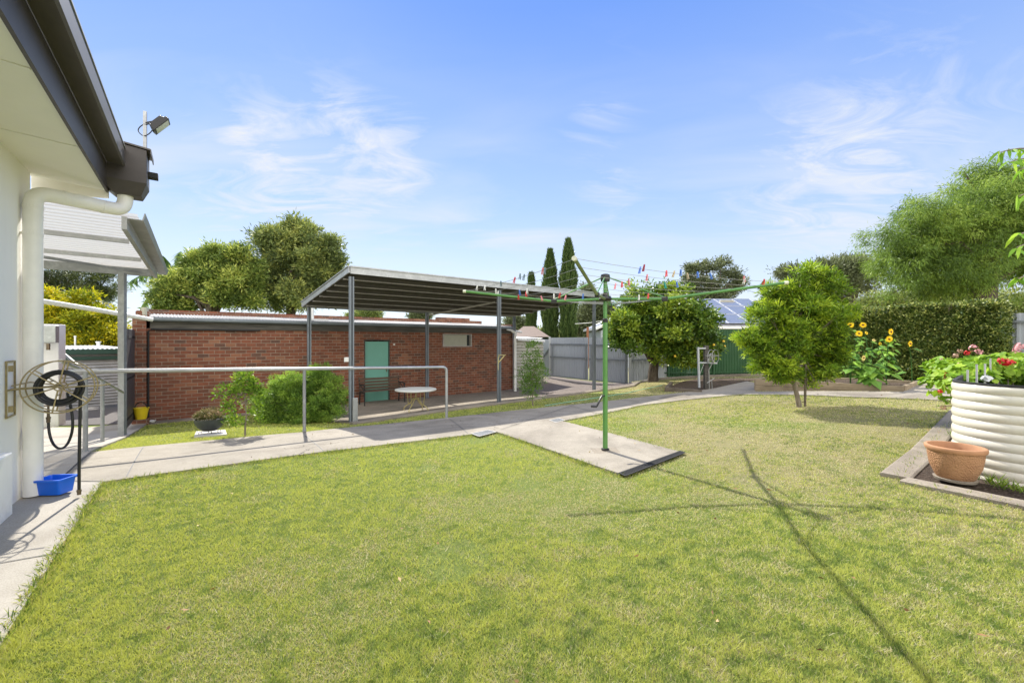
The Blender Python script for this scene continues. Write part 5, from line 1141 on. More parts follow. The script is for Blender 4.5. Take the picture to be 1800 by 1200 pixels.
for (a, b, Y, rx, ry) in GB:
    n = int(rx*ry*.33); c = P(a, b, Y); d = rng.normal(size=(n, 3)); d /= np.linalg.norm(d, axis=1, keepdims=True); d[:, 2] = np.abs(d[:, 2])*np.where(rng.random(n) < .85, 1, -1)
    Cc.append(np.array(c)+d*np.array([rx*Y/F, .35, ry*Y/F])*rng.uniform(.7, 1.05, (n, 1))); Nn.append(d+rng.normal(size=(n, 3))*.45+np.array([-.2, -.1, .6]))
Cc = np.concatenate(Cc); Nn = np.concatenate(Nn); V, T = roundleaves(Cc, Nn, .045, np.clip(rng.normal(.55, .22, len(Cc)), 0, 1), rng); npmesh('leaves', V, 4, L['geranium'], t, tint=T)
mb = MB()
for k in range(26):
    e = Vector(Cc[rng.integers(len(Cc))]); s_ = Vector((e.x*.5+q.x*.5, e.y*.4+q.y*.6, q.z+.05)); mb.tube(bez(s_, s_.lerp(e, .5)+up*.1-Vector((.1, .1, 0)), e, 5), .007, 5, cap=False)
for a, b, c in (((1690, 702), (1676, 715), (1664, 703)), ((1690, 706), (1672, 718), (1660, 712))): mb.tube(bez(P(*a, 4.7), P(*b, 4.65), P(*c, 4.6)), .006, 5)
mb.build('stems', M['bark_grey'], t)
def flower(px_, py_, Y, col, s_=.05, n_=26):
    mb = MB(); c = P(px_, py_, Y); rg_ = random.Random(px_)
    for k in range(n_):
        d = Vector((rg_.gauss(0, 1), rg_.gauss(0, 1), rg_.gauss(.3, .8))).normalized(); p = c+d*s_*rg_.uniform(.6, 1); a = d.orthogonal().normalized()*s_*.34; b = d.cross(a)
        mb.add([p+a, p+b, p-a, p-b], [(0, 1, 2, 3)]); 
    mb.build('flower', M[col], t)
for a in [(1768, 637, 4.95, 'ger_red', .055, 34), (1760, 634, 4.95, 'ger_red', .04), (1777, 637, 4.95, 'ger_red', .04), (1665, 660, 4.8, 'ger_red', .035), (1663, 666, 4.8, 'ger_pink', .025), (1652, 688, 4.7, 'ger_red', .028), (1712, 612, 5.3, 'ger_pink', .05), (1700, 620, 5.3, 'ger_red', .035), (1722, 618, 5.3, 'ger_pink', .04), (1794, 611, 5.0, 'ger_pink', .06, 34), (1786, 616, 5.0, 'ger_pink', .035), (1688, 617, 5.3, 'ger_dry', .03), (1680, 625, 5.2, 'ger_dry', .035), (1686, 641, 5.0, 'ger_pink', .028), (1700, 658, 4.9, 'ger_pink', .025), (1658, 717, 4.55, 'ger_dry', .03), (1655, 632, 5.2, 'ger_dry', .02)]: flower(*a)
# tufts of weeds at the tank foot and slab edges
def tuft(pts, label, nm='weed_tuft', h=.09):
    for i, (px_, py_) in enumerate(pts):
        q = onground(G(px_, py_), .02); rg_ = np.random.default_rng(int(px_)); n = 40; a = rg_.uniform(0, 6.28, n); C = np.array(q)+rg_.normal(size=(n, 3))*np.array([.035, .035, 0]); D = np.stack([np.cos(a)*.7, np.sin(a)*.7, np.ones(n)], 1)
        t_ = rg_.uniform(.1, .9, n); V = leaf_quads(C, D, h, .008, rg_, t_); o = npmesh(nm, V, 4, L['young'], tint=t_); tag(o, label[i], 'weed')
tuft([(1765, 863), (1797, 870), (1748, 856), (1680, 771)], ['green grass tuft against the foot of the cream tank, middle one', 'green grass tuft at the tank foot nearest the picture edge', 'small green tuft close to the terracotta pot and tank', 'small weed between the border kerb and the tank above the pot'])

# ------------------------------------------------------------------ planted things
q = onground(G(369, 764), .0); t = thing('bowl_planter', 'dark bowl planter on a scrolled wire stand over a pale paver', 'planter', q)
kk = q.y/F; Rb = 23*kk; zb_ = P(0, 757, q.y).z; ztb = P(0, 735, q.y).z
MB().lathe(Vector((q.x, q.y, 0)), [(0, zb_), (Rb*.45, zb_+.01), (Rb*.8, zb_+(ztb-zb_)*.35), (Rb*.98, zb_+(ztb-zb_)*.75), (Rb, ztb), (Rb*.94, ztb), (Rb*.9, ztb-.04), (0, ztb-.04)], 36).build('bowl', M['bowl'], t, smooth=True)
mb = MB()
for k in range(4):
    a = math.pi/4+k*math.pi/2; d = Vector((math.cos(a), math.sin(a), 0)); c = Vector((q.x, q.y, q.z+.05)); mb.ring(c+d*Rb*.6, d, up, .025, .004, 14, 4); mb.tube([c+d*Rb*.6+up*.02, c+d*Rb*.3+up*.05], .004, 4)
mb.build('stand', M['black_matt'], t)
C = (q.x, q.y, ztb+.03, Rb*.95, Rb*.95, .07)
foliage('plant', [(C[0], C[1], C[2]+.03, C[3], C[4], .1)], 90, 40, .045, .03, .014, L['potplant'], t, 5, up=.8, shell=.2)
a = [onground(G(*x), .035) for x in ((341, 770), (399, 766), (396, 758), (345, 761))]; o = MB().extrude([a[0], a[1], a[2], a[3]], (0, 0, -.05)).build('paver', M['paver']); tag(o, 'square pale paver lying under the bowl planter', 'paver')

q = onground(G(431, 767)); k = q.y
tree('young_citrus', 'young sparse citrus tree with bright leaves beside the bowl planter', 'tree', q, [B(430, 672, k, 26, 20), B(400, 690, k, 16, 14), B(450, 695, k, 18, 20), B(405, 715, k, 18, 12), B(452, 725, k, 10, 16), B(418, 740, k, 18, 6), B(395, 685, k, 10, 8)], P(431, 690, k), .014, 26, 130, 13, .055, .055, .03, L['young'], M['bark_grey'], 11, shell=.2, up=.3)
q = onground(G(531, 745)); k = q.y+.35
tree('round_bush', 'large soft rounded green bush beside the patio post', 'bush', q, [B(500, 705, k, 50, 42, .5), B(560, 695, k, 45, 48, .55), B(475, 715, k, 28, 30, .4), B(590, 705, k, 24, 38, .45), B(530, 672, k, 45, 22, .4), B(540, 725, k, 65, 22, .55), B(570, 655, k, 26, 14, .3)], P(530, 720, k), .03, 30, 1500, 50, .065, .055, .014, L['bush'], M['bark_grey'], 12, puffs=200, up=.7, shell=.4, tvar=.35)
q = onground(G(937, 714)); k = q.y
tree('slender_tree', 'slim upright young tree on the grass strip before the gravel', 'tree', q, [B(936, 625, k, 17, 26), B(936, 655, k, 22, 28), B(937, 682, k, 20, 20), B(950, 650, k, 14, 16), B(922, 668, k, 14, 26), B(935, 607, k, 10, 8)], P(937, 650, k), .014, 18, 240, 16, .075, .05, .02, L['sparse'], M['bark_grey'], 13, up=.9, shell=.2)
q = onground(G(1148, 671)); k = 14.0
tree('citrus_tree', 'broad citrus tree with dark trunk and glossy leaves before the fence', 'tree', q, [B(1120, 560, k, 42, 48, 1.0), B(1170, 545, k, 50, 45, 1.3), B(1215, 575, k, 45, 48, 1.2), B(1245, 600, k, 28, 38, .8), B(1105, 600, k, 33, 40, .9), B(1160, 600, k, 50, 44, 1.4), B(1200, 630, k, 40, 22, .8), B(1130, 520, k, 26, 20, .6), B(1180, 515, k, 42, 20, .8), B(1110, 640, k, 26, 12, .6), B(1092, 585, k, 20, 40, .6)], P(1153, 625, k), .2, 34, 1500, 50, .2, .085, .05, L['citrus'], M['bark'], 14, up=.1, shell=.5, tvar=.4, rt=None) if False else None
t = thing('citrus_tree', 'broad citrus tree with dark trunk and glossy leaves before the fence', 'tree', q)
cb_ = [B(1120, 560, k, 42, 44, 1.0), B(1170, 545, k, 50, 40, 1.3), B(1215, 572, k, 42, 44, 1.2), B(1240, 598, k, 26, 34, .8), B(1105, 596, k, 32, 30, .9), B(1160, 588, k, 50, 32, 1.4), B(1205, 622, k, 40, 20, .8), B(1128, 522, k, 26, 18, .6), B(1185, 516, k, 42, 18, .8), B(1094, 580, k, 18, 34, .6)]
_, C = foliage('crown', cb_, 1500, 46, .15, .105, .06, L['citrus'], t, 14, puffs=190, up=.1, shell=.5, tvar=.4)
mb = MB(); b0_ = q; fk = P(1150, 640, q.y)
mb.tube([b0_-up*.1, P(1148, 655, q.y), fk], [.2, .17, .16], 10); mb.tube([fk, P(1138, 620, q.y), P(1128, 600, q.y), P(1120, 570, q.y)], [.14, .11, .09, .05], 8); mb.tube([fk, P(1160, 620, q.y), P(1170, 590, q.y), P(1190, 560, q.y)], [.13, .1, .08, .04], 8); mb.tube([P(1160, 622, q.y), P(1185, 605, q.y), P(1215, 590, q.y)], [.08, .06, .03], 8)
rg_ = random.Random(3)
for i in range(26):
    e = Vector(C[rg_.randrange(len(C))]); s_ = P(rg_.choice((1130, 1150, 1170, 1185)), 605, q.y); mb.tube([s_, s_.lerp(e, .5)+up*.1, e], [.04, .025, .008], 5, cap=False)
mb.build('trunk', M['bark'], t, smooth=True)
rg_ = random.Random(8)
for i in range(6):
    bb = cb_[rg_.randrange(len(cb_))]; a = rg_.uniform(-2.6, -.4); c = Vector((bb[0]+math.cos(a)*bb[3], bb[1]+math.sin(a)*bb[4]*1.02, bb[2]-bb[5]*rg_.uniform(0, .6))); MB().lathe(c, [(0, -.04), (.03, -.027), (.04, 0), (.03, .027), (0, .04)], 10).build('fruit', M['fruit'], t, smooth=True)
q = onground(G(1406, 715)); k = q.y
t = thing('bottlebrush_tree', 'bushy light green bottlebrush tree standing in the lawn', 'tree', q)
bb_ = [B(1400, 540, k, 62, 62, .75), B(1440, 560, k, 52, 62, .7), B(1355, 575, k, 42, 52, .6), B(1375, 625, k, 50, 38, .6), B(1445, 620, k, 42, 42, .6), B(1418, 505, k, 50, 36, .5), B(1370, 520, k, 34, 26, .5), B(1325, 610, k, 24, 24, .4), B(1455, 510, k, 28, 28, .4), B(1335, 555, k, 26, 26, .4), B(1468, 580, k, 28, 48, .45), B(1462, 630, k, 26, 34, .4), B(1440, 655, k, 34, 16, .4), B(1380, 655, k, 34, 14, .35), B(1310, 590, k, 16, 16, .3), B(1345, 650, k, 28, 14, .3), B(1440, 478, k, 16, 14, .2), B(1400, 590, k, 60, 50, .6)]
kx = P(1398, 600, k).x; bb_ = [(kx+(b[0]-kx)*.9, b[1], b[2], b[3]*.92, b[4], b[5]*1.02) for b in bb_]
_, C = foliage('crown', bb_, 2100, 32, .062, .085, .022, L['brush'], t, 15, puffs=260, up=.3, shell=.25, tvar=.42, tbias=.07)
mb = MB(); fk = P(1392, 640, k)
mb.tube([q-up*.05, P(1400, 690, k), P(1393, 665, k), P(1385, 640, k), P(1372, 600, k), P(1360, 560, k)], [.05, .04, .038, .035, .025, .012], 8)
mb.tube([P(1393, 668, k), P(1408, 640, k), P(1412, 600, k), P(1420, 540, k)], [.03, .028, .022, .01], 8); mb.tube([P(1385, 640, k), P(1400, 600, k), P(1390, 540, k)], [.024, .02, .01], 8)
rg_ = random.Random(5)
for i in range(60):
    e = Vector(C[rg_.randrange(len(C))]); s_ = P(rg_.uniform(1375, 1412), rg_.uniform(570, 650), k); mb.tube([s_, s_.lerp(e, .5)+up*.06, e], [.013, .008, .003], 5, cap=False)
mb.build('trunk', M['bark_grey'], t, smooth=True)
MB().tube([onground(G(1415, 714)), P(1416, 640, k-.1)], .022, 8).build('support_stake', M['sleeper_dark'], t)

# hedge
ha, hb_ = Vector((9.55, 14.0, 0)), Vector((11.97, 10.33, 0)); hd_ = (hb_-ha).normalized(); hn = Vector((hd_.y, -hd_.x, 0)); 
if hn.dot(Vector((-1, -1, 0))) < 0: hn = -hn
hL = (hb_-ha).length; q = onground(ha.lerp(hb_, .5)); t = thing('hedge', 'long clipped dark green hedge with bare purplish top behind the sunflowers', 'hedge', q)
rng = np.random.default_rng(31); n = 150000
which = rng.random(n); s_ = rng.uniform(-.1, hL+.05, n); zt2 = 2.36; z = rng.uniform(.15, zt2, n)
dep = np.where(which < .72, rng.normal(0, .05, n), rng.uniform(0, 1.0, n)); top_ = which > .86; z = np.where(top_, zt2+rng.normal(0, .035, n), z); endc = (which >= .72) & (which <= .86); s_ = np.where(endc, np.where(rng.random(n) < .6, hL, 0)+rng.normal(0, .05, n), s_)
wob = .07*np.sin(s_*3.1+z*2)+.05*np.sin(s_*7.3-z*5)+.04*np.sin(z*9+s_*2); dep = dep+np.where(which < .72, wob, 0)
z = z+np.where(top_, .03*np.sin(s_*5), 0)
C = np.array([ha.x, ha.y, 0])+s_[:, None]*np.array(hd_)-dep[:, None]*np.array(hn)*1.0; C[:, 2] = z+.0*s_
D = rng.normal(size=(n, 3))+np.array(hn)*.8+np.array([0, 0, .3]); cl_ = (np.sin(s_*13+z*17)+np.sin(s_*29-z*11))*.09
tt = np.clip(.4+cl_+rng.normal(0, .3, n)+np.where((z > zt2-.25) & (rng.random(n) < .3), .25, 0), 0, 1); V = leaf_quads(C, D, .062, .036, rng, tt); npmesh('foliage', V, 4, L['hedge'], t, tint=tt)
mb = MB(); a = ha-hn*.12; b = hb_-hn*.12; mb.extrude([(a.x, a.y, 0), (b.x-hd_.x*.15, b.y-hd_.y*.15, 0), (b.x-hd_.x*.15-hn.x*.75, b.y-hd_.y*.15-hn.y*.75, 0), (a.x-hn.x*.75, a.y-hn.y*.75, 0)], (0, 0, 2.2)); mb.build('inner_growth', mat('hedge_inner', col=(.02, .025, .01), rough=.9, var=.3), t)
mb = MB(); rg_ = random.Random(2)
for i in range(500):
    s0_ = rg_.uniform(0, hL); dd = rg_.uniform(0, .9); a = ha+hd_*s0_-hn*dd; zz_ = zt2-.2+rg_.uniform(-.1, .1); mb.tube([(a.x, a.y, zz_), (a.x+rg_.uniform(-.06, .06), a.y+rg_.uniform(-.06, .06), zt2+rg_.uniform(0, .07))], .006, 3, cap=False)
mb.build('twigs', mat('twig', col=(.14, .11, .1), rough=.9), t)['kind'] = 'stuff'

# pepper tree and peach
q = Vector((25.8, 23.0, -.2)); t = thing('pepper_tree', 'huge weeping pepper tree spreading above the hedge', 'tree', q)
k = 22
pb_ = [B(1720, 430, k, 100, 80, 3), B(1640, 440, k, 75, 70, 3), B(1780, 380, k, 90, 90, 3), B(1600, 420, k, 42, 55, 2), B(1690, 370, k, 60, 45, 2.5), B(1850, 400, k, 110, 110, 3), B(1620, 370, k, 42, 25, 1.5), B(1760, 320, k, 60, 40, 2), B(1580, 480, k, 40, 45, 2), B(1660, 495, k, 60, 40, 2), B(1820, 330, k, 80, 60, 2), B(1825, 470, k, 45, 50, 2), B(1720, 335, k, 30, 16, 1)]
_, C = foliage('crown', pb_, 3300, 62, .3, .19, .034, L['pepper'], t, 41, puffs=260, droop=.12, up=0, shell=.55, tvar=.38)
mb = MB(); tb2 = P(1722, 545, k); mb.tube([q, P(1724, 540, k), P(1730, 490, k), P(1742, 430, k)], [.7, .6, .5, .3], 10)
rg_ = random.Random(9)
for i in range(46):
    e = Vector(C[rg_.randrange(len(C))]); s_ = P(rg_.uniform(1725, 1742), rg_.uniform(430, 500), k); mb.tube([s_, s_.lerp(e, .5)+up*.9, e], [.16, .09, .02], 5, cap=False)
mb.build('trunk', M['bark'], t, smooth=True)
q = onground(Vector((6.55, 4.7, 0))); t = thing('peach_tree', 'peach branches with long drooping bright leaves at the picture edge', 'tree', q)
mb = MB(); mb.tube([q-up*.1, q+Vector((.05, 0, 1.2)), q+Vector((0, .1, 2.2)), q+Vector((.1, .1, 3.4))], [.07, .06, .045, .02], 8)
rng = np.random.default_rng(51); Cl = []; Dl = []
ends = [(1757, 268, 4.4), (1775, 285, 4.4), (1790, 300, 4.5), (1790, 345, 4.4), (1785, 415, 4.4), (1787, 435, 4.3), (1790, 490, 4.4), (1820, 320, 4.5), (1840, 420, 4.4), (1880, 300, 4.6), (1860, 500, 4.6), (1900, 400, 4.3), (1850, 250, 4.6)]
for e in ends:
    ep = P(*e); st = q+Vector((0, .05, max(1.2, min(3.2, ep.z-.35)))); pts = bez(st, st.lerp(ep, .55)+up*.28, ep, 9); mb.tube(pts, [.018-.0015*i for i in range(10)], 5)
    for j in range(4, 10):
        for r_ in range(3): Cl.append(pts[j]+Vector(rng.normal(0, .012, 3))); Dl.append((rng.normal(0, .6), rng.normal(0, .6), -.9+rng.normal(0, .35)))
mb.build('trunk', M['bark_grey'], t, smooth=True)
V = []; T = []
for c, d in zip(Cl, Dl):
    d = Vector(d).normalized(); s_ = d.cross(Vector(rng.normal(size=3))).normalized(); l_ = rng.uniform(.09, .15); w_ = .017; g = Vector((0, 0, -1)); tv = rng.uniform(.25, 1)
    p = [c, c+d*l_*.35+s_*0, c+d*l_*.7+g*.012, c+d*l_+g*.04]
    ws = (.003, w_, w_*.85, .001)
    for i in range(3):
        V += [tuple(p[i]-s_*ws[i]), tuple(p[i]+s_*ws[i]), tuple(p[i+1]+s_*ws[i+1]), tuple(p[i+1]-s_*ws[i+1])]; T.append(tv)
npmesh('leaves', np.array(V), 4, L['peach'], t, tint=np.array(T))

# ------------------------------------------------------------------ background trees
def bgtree(name, label, px, Y, blobs, lm, seed, trunk=(None,), ncl=500, nlf=45, cr=.5, ln=.22, wd=.08, r0=.25, nb=25, bm='bark', cat='tree', fork=None, group='trees beyond the yard', **kw):
    q = Vector(((px-900)/F*Y, Y, -.2)); bl = [B(b[0], b[1], Y+(b[4] if len(b) > 4 else 0), b[2], b[3]) for b in blobs]
    return tree(name, label, cat, q, bl, P(px, fork or 560, Y), r0, nb, ncl, nlf, cr, ln, wd, lm, M[bm], seed, group=group, **kw)
bgtree('gum_tree', 'tall dense gum tree with visible trunk behind the brick shed', 512, 19, [(500, 440, 48, 46), (545, 455, 46, 46), (490, 490, 44, 40), (560, 495, 36, 46), (520, 415, 36, 26), (470, 420, 24, 26), (585, 470, 16, 30), (520, 520, 60, 28), (455, 500, 16, 30), (575, 440, 22, 20)], L['gum'], 61, ncl=1250, nlf=60, cr=.26, ln=.17, wd=.055, fork=520, shell=.3, puffs=190, tvar=.4)
bgtree('olive_bush', 'lower yellowish green tree behind the shed parapet', 370, 17, [(330, 510, 55, 34), (390, 490, 50, 50), (430, 465, 28, 32), (300, 525, 38, 26), (420, 510, 34, 36), (350, 470, 26, 26), (380, 455, 26, 22), (410, 450, 22, 20), (285, 540, 26, 12)], L['olive'], 62, ncl=1150, nlf=60, cr=.22, ln=.15, wd=.05, fork=540, shell=.3, puffs=190, tvar=.42)
bgtree('golden_tree', 'golden yellow green rounded tree beyond the low corrugated shed', 140, 16, [(110, 575, 50, 50), (165, 580, 48, 48), (85, 545, 40, 34), (200, 600, 26, 34), (130, 535, 36, 20), (60, 560, 40, 40), (160, 610, 50, 20)], L['yellow'], 63, ncl=1100, nlf=50, cr=.2, ln=.13, wd=.06, fork=600, shell=.4, puffs=160, tvar=.4)
bgtree('pine_tree', 'dark spreading pine with open limbs under the verandah roof', 95, 24, [(100, 492, 40, 16), (150, 487, 42, 16), (190, 495, 25, 14), (60, 495, 40, 22), (175, 512, 25, 9), (190, 532, 14, 10), (130, 510, 30, 8), (205, 510, 8, 10), (20, 490, 50, 30)], L['pine'], 64, ncl=500, nlf=60, cr=.26, ln=.2, wd=.03, r0=.3, nb=60, fork=545, shell=.3, puffs=110)
bgtree('gum_tree', 'spreading grey green gum tree above the solar panel roof', 1245, 38, [(1225, 472, 20, 9), (1250, 466, 20, 8), (1210, 495, 12, 12), (1240, 500, 30, 14), (1280, 482, 18, 9), (1300, 495, 14, 8), (1260, 520, 30, 12), (1225, 520, 22, 10), (1270, 462, 14, 7), (1290, 505, 16, 9), (1250, 535, 26, 9)], L['gumgrey'], 65, ncl=520, nlf=40, cr=.28, ln=.26, wd=.08, r0=.25, nb=46, fork=535, shell=.2)
bgtree('gum_tree', 'dark purplish gum tree between the bottlebrush and pepper tree', 1500, 40, [(1480, 470, 40, 16), (1510, 490, 30, 26), (1450, 475, 30, 14), (1430, 495, 30, 20), (1470, 500, 35, 25), (1390, 480, 20, 12), (1500, 462, 22, 8)], L['gumgrey'], 66, ncl=700, nlf=40, cr=.5, ln=.3, wd=.1, r0=.35, nb=30, fork=525, shell=.3)
bgtree('gum_tree', 'grey green gum seen between the posts beyond the grey gates', 1035, 36, [(1035, 560, 24, 32), (1050, 540, 20, 22), (1022, 580, 14, 18), (1070, 560, 18, 30), (1033, 512, 9, 8), (1050, 585, 30, 16)], L['gumgrey'], 67, ncl=480, nlf=42, cr=.42, ln=.26, wd=.08, r0=.18, nb=26, bm='bark', fork=590, shell=.3)
bgtree('gum_tree', 'small distant gum top over the shed right end', 908, 40, [(905, 566, 16, 9), (918, 575, 12, 8), (895, 578, 10, 8)], L['gumgrey'], 68, ncl=180, nlf=40, cr=.36, ln=.26, wd=.08, r0=.15, nb=14, fork=595, shell=.3)
bgtree('gum_tree', 'distant gum top seen under the patio roof left of the middle post', 738, 40, [(728, 553, 8, 6), (745, 552, 12, 5), (738, 560, 14, 5)], L['gumgrey'], 69, ncl=120, nlf=40, cr=.32, ln=.24, wd=.08, r0=.15, nb=14, fork=575, shell=.3)
bgtree('gum_tree', 'distant green tree top under the patio roof near the tall post', 645, 36, [(640, 553, 16, 6), (660, 552, 8, 5), (625, 556, 12, 5)], L['gum'], 70, ncl=140, nlf=40, cr=.32, ln=.22, wd=.08, r0=.15, nb=10, fork=575, shell=.3)
bgtree('gum_tree', 'low distant green tree belt beyond the far side of the fence', 1000, 60, [(950, 588, 30, 10), (1010, 590, 40, 8), (900, 592, 20, 6), (1350, 560, 60, 18), (1400, 575, 60, 16), (1560, 560, 60, 16)], L['gum'], 71, ncl=500, nlf=36, cr=.7, ln=.4, wd=.14, r0=.1, nb=4, fork=598, shell=.3)
bgtree('gum_tree', 'tree mass behind the hedge left end under the pepper tree', 1580, 30, [(1560, 530, 30, 16), (1620, 530, 40, 18), (1680, 530, 40, 22), (1520, 540, 22, 14), (1770, 535, 60, 20)], L['gum'], 72, ncl=500, nlf=40, cr=.5, ln=.25, wd=.08, r0=.15, nb=8, fork=560, shell=.3)
# bare tree
q = Vector(((1530-900)/F*30, 30, -.2)); t = thing('bare_tree', 'small leafless pale tree above the hedge', 'tree', q); mb = MB(); rg_ = random.Random(4)
def br(mb, p, d, l_, r_, dep):
    e = p+d*l_; mb.tube([p, p.lerp(e, .5)+Vector((rg_.uniform(-.05, .05), 0, .03))*l_, e], [r_, r_*.8, r_*.55], 5, cap=False)
    if dep:
        for i in range(3): br(mb, e, (d+Vector((rg_.uniform(-.75, .75), rg_.uniform(-.4, .4), rg_.uniform(-.05, .4)))).normalized(), l_*.68, r_*.55, dep-1)
br(mb, q, Vector((0, 0, 1)), 2.6, .09, 0); br(mb, q+up*2.6, Vector((-.1, 0, 1)), .9, .06, 4); mb.build('trunk', M['greyfence_light'], t)
# cypresses
def cyp(px, Y, wpx, top, label, seed):
    q = Vector(((px-900)/F*Y, Y, -.2)); t = thing('cypress', label, 'tree', q, group='cypress trees beyond the gates'); zt_ = P(0, top, Y).z+.2; rng = np.random.default_rng(seed); n = 15000
    u_ = rng.random(n)**.85; R = wpx/2/F*Y*np.minimum(1, (1-u_)*3.0)**.75*(.93+.12*np.sin(u_*30+rng.uniform(0, 6)))+.02; a = rng.uniform(0, 2*np.pi, n); st = .5+.5*np.sin(a*9+np.sin(u_*25)*1.2); R = R*(.85+.15*st)*rng.uniform(.85, 1.05, n)
    C = np.stack([q.x+R*np.cos(a), q.y+R*np.sin(a), q.z+.3+u_*(zt_-q.z-.35)], 1); D = np.stack([np.cos(a)*.35, np.sin(a)*.35, np.ones(n)], 1)+rng.normal(size=(n, 3))*.15
    tt = np.clip(.3+.3*st+rng.normal(0, .15, n), 0, 1); V = leaf_quads(C, D, .3, .07, rng, tt); npmesh('crown', V, 4, L['cypress'], t, tint=tt)
    MB().tube([q-up*.1, q+up*(zt_*.8)], [.16, .03], 8).build('trunk', M['bark'], t)
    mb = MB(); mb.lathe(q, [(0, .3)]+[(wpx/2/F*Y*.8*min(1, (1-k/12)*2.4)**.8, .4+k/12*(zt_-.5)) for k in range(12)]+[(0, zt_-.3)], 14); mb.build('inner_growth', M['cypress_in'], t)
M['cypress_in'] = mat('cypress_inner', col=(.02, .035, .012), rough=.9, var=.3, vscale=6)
cyp(934, 32, 15, 488, 'smallest slim cypress nearest the patio roof corner', 1); cyp(967, 30, 26, 447, 'middle cypress of medium height above the fence', 2); cyp(999, 29, 28, 429, 'tallest cypress behind the raised clothesline arm', 3)
# palm
q = Vector(((318-900)/F*21, 21, -.2)); t = thing('palm_tree', 'feathery palm showing between verandah and yellowish tree', 'palm', q); ctr = P(306, 492, 21); mb = MB(); mb.tube([q, ctr], [.18, .12], 8); mb.build('trunk', M['bark_grey'], t)
V = []; T = []; rng = np.random.default_rng(8); rc2 = MB()
for k, (ex, ey) in enumerate(((228, 478), (248, 455), (278, 432), (318, 425), (345, 445), (370, 480), (300, 470), (250, 520), (268, 530), (340, 520), (330, 470), (310, 450))):
    e = P(ex, ey+18, 21+rng.uniform(-1, 1)); c = ctr.lerp(e, .55)+up*.75; pts = bez(ctr, c, e, 14); rc2.tube(pts, .015, 4, cap=False)
    for j in range(2, 15):
        for sgn in (-1, 1):
            for r_ in range(3):
                p = pts[j].lerp(pts[j-1], r_/3); d = Vector((sgn*.35+rng.normal(0, .2), rng.normal(0, .5), -1+rng.normal(0, .2))).normalized()*rng.uniform(.35, .6); s_ = Vector((.045, 0, .012)); V += [tuple(p-s_), tuple(p+s_), tuple(p+d*.6+s_*.6), tuple(p+d)]; T.append(rng.random())
rc2.build('frond_stems', L['palm'], t); npmesh('fronds', np.array(V), 4, L['palm'], t, tint=np.array(T))

# ------------------------------------------------------------------ neighbouring roofs
Y0 = 26; a = P(1240, 578, Y0); t = thing('neighbour_house', 'house roof with solar panels and rooftop cooler beyond the green fence', 'house', Vector((a.x, a.y, -.2)))
b = P(1420, 578, Y0); zE = P(0, 574, Y0).z; zR = P(0, 528, Y0+5).z
MB().box(((a.x+b.x)/2, Y0+3.3, zE/2-.1), (b.x-a.x-.4, 6, zE+.1)).build('wall', M['greyfence_light'], t)
rf_ = MB().add([(a.x-.2, Y0-.2, zE), (b.x+.2, Y0-.2, zE), (b.x+.2, Y0+4.8, zR), (a.x-.2, Y0+4.8, zR), (b.x+.2, Y0+9.8, zE), (a.x-.2, Y0+9.8, zE)], [(0, 1, 2, 3), (3, 2, 4, 5), (0, 3, 5), (1, 4, 2)]).build('roof', M['zinc_old'], t)
MB().box(((a.x+b.x)/2, Y0-.25, zE-.06), (b.x-a.x+.5, .1, .16)).build('gutter', M['plastic_white'], t)
sl = Vector((0, 5, zR-zE)).normalized(); nn = Vector((0, -sl.z, sl.y))
for r_ in range(3):
    for c_ in range(4):
        o_ = Vector((a.x+.25+c_*1.3, Y0-.2, zE))+sl*(.35+r_*1.72)+nn*.06; pn_ = MB().extrude([o_, o_+Vector((1.25, 0, 0)), o_+Vector((1.25, 0, 0))+sl*1.65, o_+sl*1.65], nn*.03).build('solar_panel', M['solar'], t)
        mbf = MB(); c4 = [o_+nn*.034, o_+Vector((1.25, 0, 0))+nn*.034, o_+Vector((1.25, 0, 0))+sl*1.65+nn*.034, o_+sl*1.65+nn*.034]
        for i in range(4): mbf.bar(c4[i], c4[(i+1) % 4], .05, .012, up=nn)
        mbf.build('panel_frame', M['alu'], pn_)
c = P(1273, 537, Y0+4.6); cl_ = MB().box(c+up*.1, (1.05, 1.0, .35)).box(c+up*.32, (.95, .9, .1)).box(c-up*.2, (.7, .7, .3)).build('rooftop_cooler', M['cream_wall'], t, bevel=.03)
mb = MB()
for k in range(6): mb.box(c+Vector((-.44+k*.175, -.505, .1)), (.14, .012, .26))
mb.build('louvre_panel', M['purlin'], cl_)
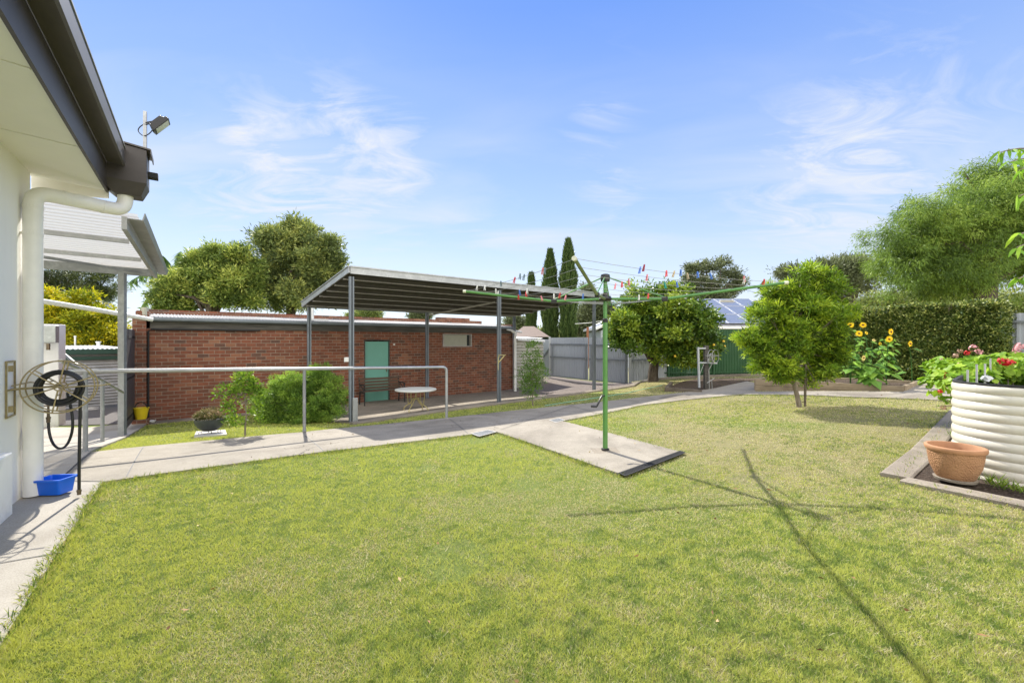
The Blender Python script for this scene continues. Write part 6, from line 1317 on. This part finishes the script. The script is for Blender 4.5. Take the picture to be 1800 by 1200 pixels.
# pale gable shed beyond gates
Y0 = 24; t = thing('pale_shed', 'pale blue grey shed with white roof edge behind the citrus tree', 'shed', Vector((P(1085, 600, Y0).x, Y0, -.2)))
a = P(1050, 578, Y0); ap = P(1100, 556, Y0); b = P(1150, 578, Y0)
mb = MB(); mb.extrude([(a.x+.2, Y0, -.2), (b.x-.2, Y0, -.2), (b.x-.2, Y0, b.z-.1), (ap.x, Y0, ap.z-.1), (a.x+.2, Y0, a.z-.1)], (0, 4, 0)); mb.build('wall', M['greyfence'], t)
mb = MB(); mb.extrude([(a.x-.1, Y0-.3, a.z-.06), (ap.x, Y0-.3, ap.z), (b.x+.1, Y0-.3, b.z-.06), (b.x+.1, Y0-.3, b.z+.06), (ap.x, Y0-.3, ap.z+.12), (a.x-.1, Y0-.3, a.z+.06)], (0, 4.5, 0)); mb.build('roof', M['sheet_white'], t)
# brownish roof behind the slender tree
Y0 = 27; a = P(905, 592, Y0); b = P(958, 592, Y0); t = thing('distant_house', 'distant brown tiled roof beyond the cream corrugated shed', 'house', Vector((a.x, Y0, -.2)))
MB().box(((a.x+b.x)/2, Y0+2, .65), (b.x-a.x, 4, 1.7)).build('wall', M['brick'], t)
z0 = P(0, 592, Y0).z; MB().add([(a.x-.3, Y0-.3, z0), (b.x+.3, Y0-.3, z0), (b.x-.6, Y0+2, z0+.75), (a.x+.6, Y0+2, z0+.75), (b.x+.3, Y0+4.3, z0), (a.x-.3, Y0+4.3, z0)], [(0, 1, 2, 3), (3, 2, 4, 5), (0, 3, 5), (1, 4, 2)]).build('roof', M['tile_roof'], t)
# overhead cable and its pole
pp_ = P(1033, 600, 24); t = thing('service_pole', 'thin rusty pole rising behind the grey gates', 'pole', Vector((pp_.x, 24, -.2)))
MB().tube([(pp_.x, 24, -.3), (pp_.x, 24, P(0, 575, 24).z)], .07, 8).build('pole_shaft', M['rust'], t)
o = MB().tube([P(1011, 569, 22), P(1035, 567.5, 20), P(1070, 562, 18), P(1160, 545, 14.5)], .012, 5).build('overhead_cable', M['plastic_white']); tag(o, 'thin pale cable crossing in front of the far gum tree', 'cable')
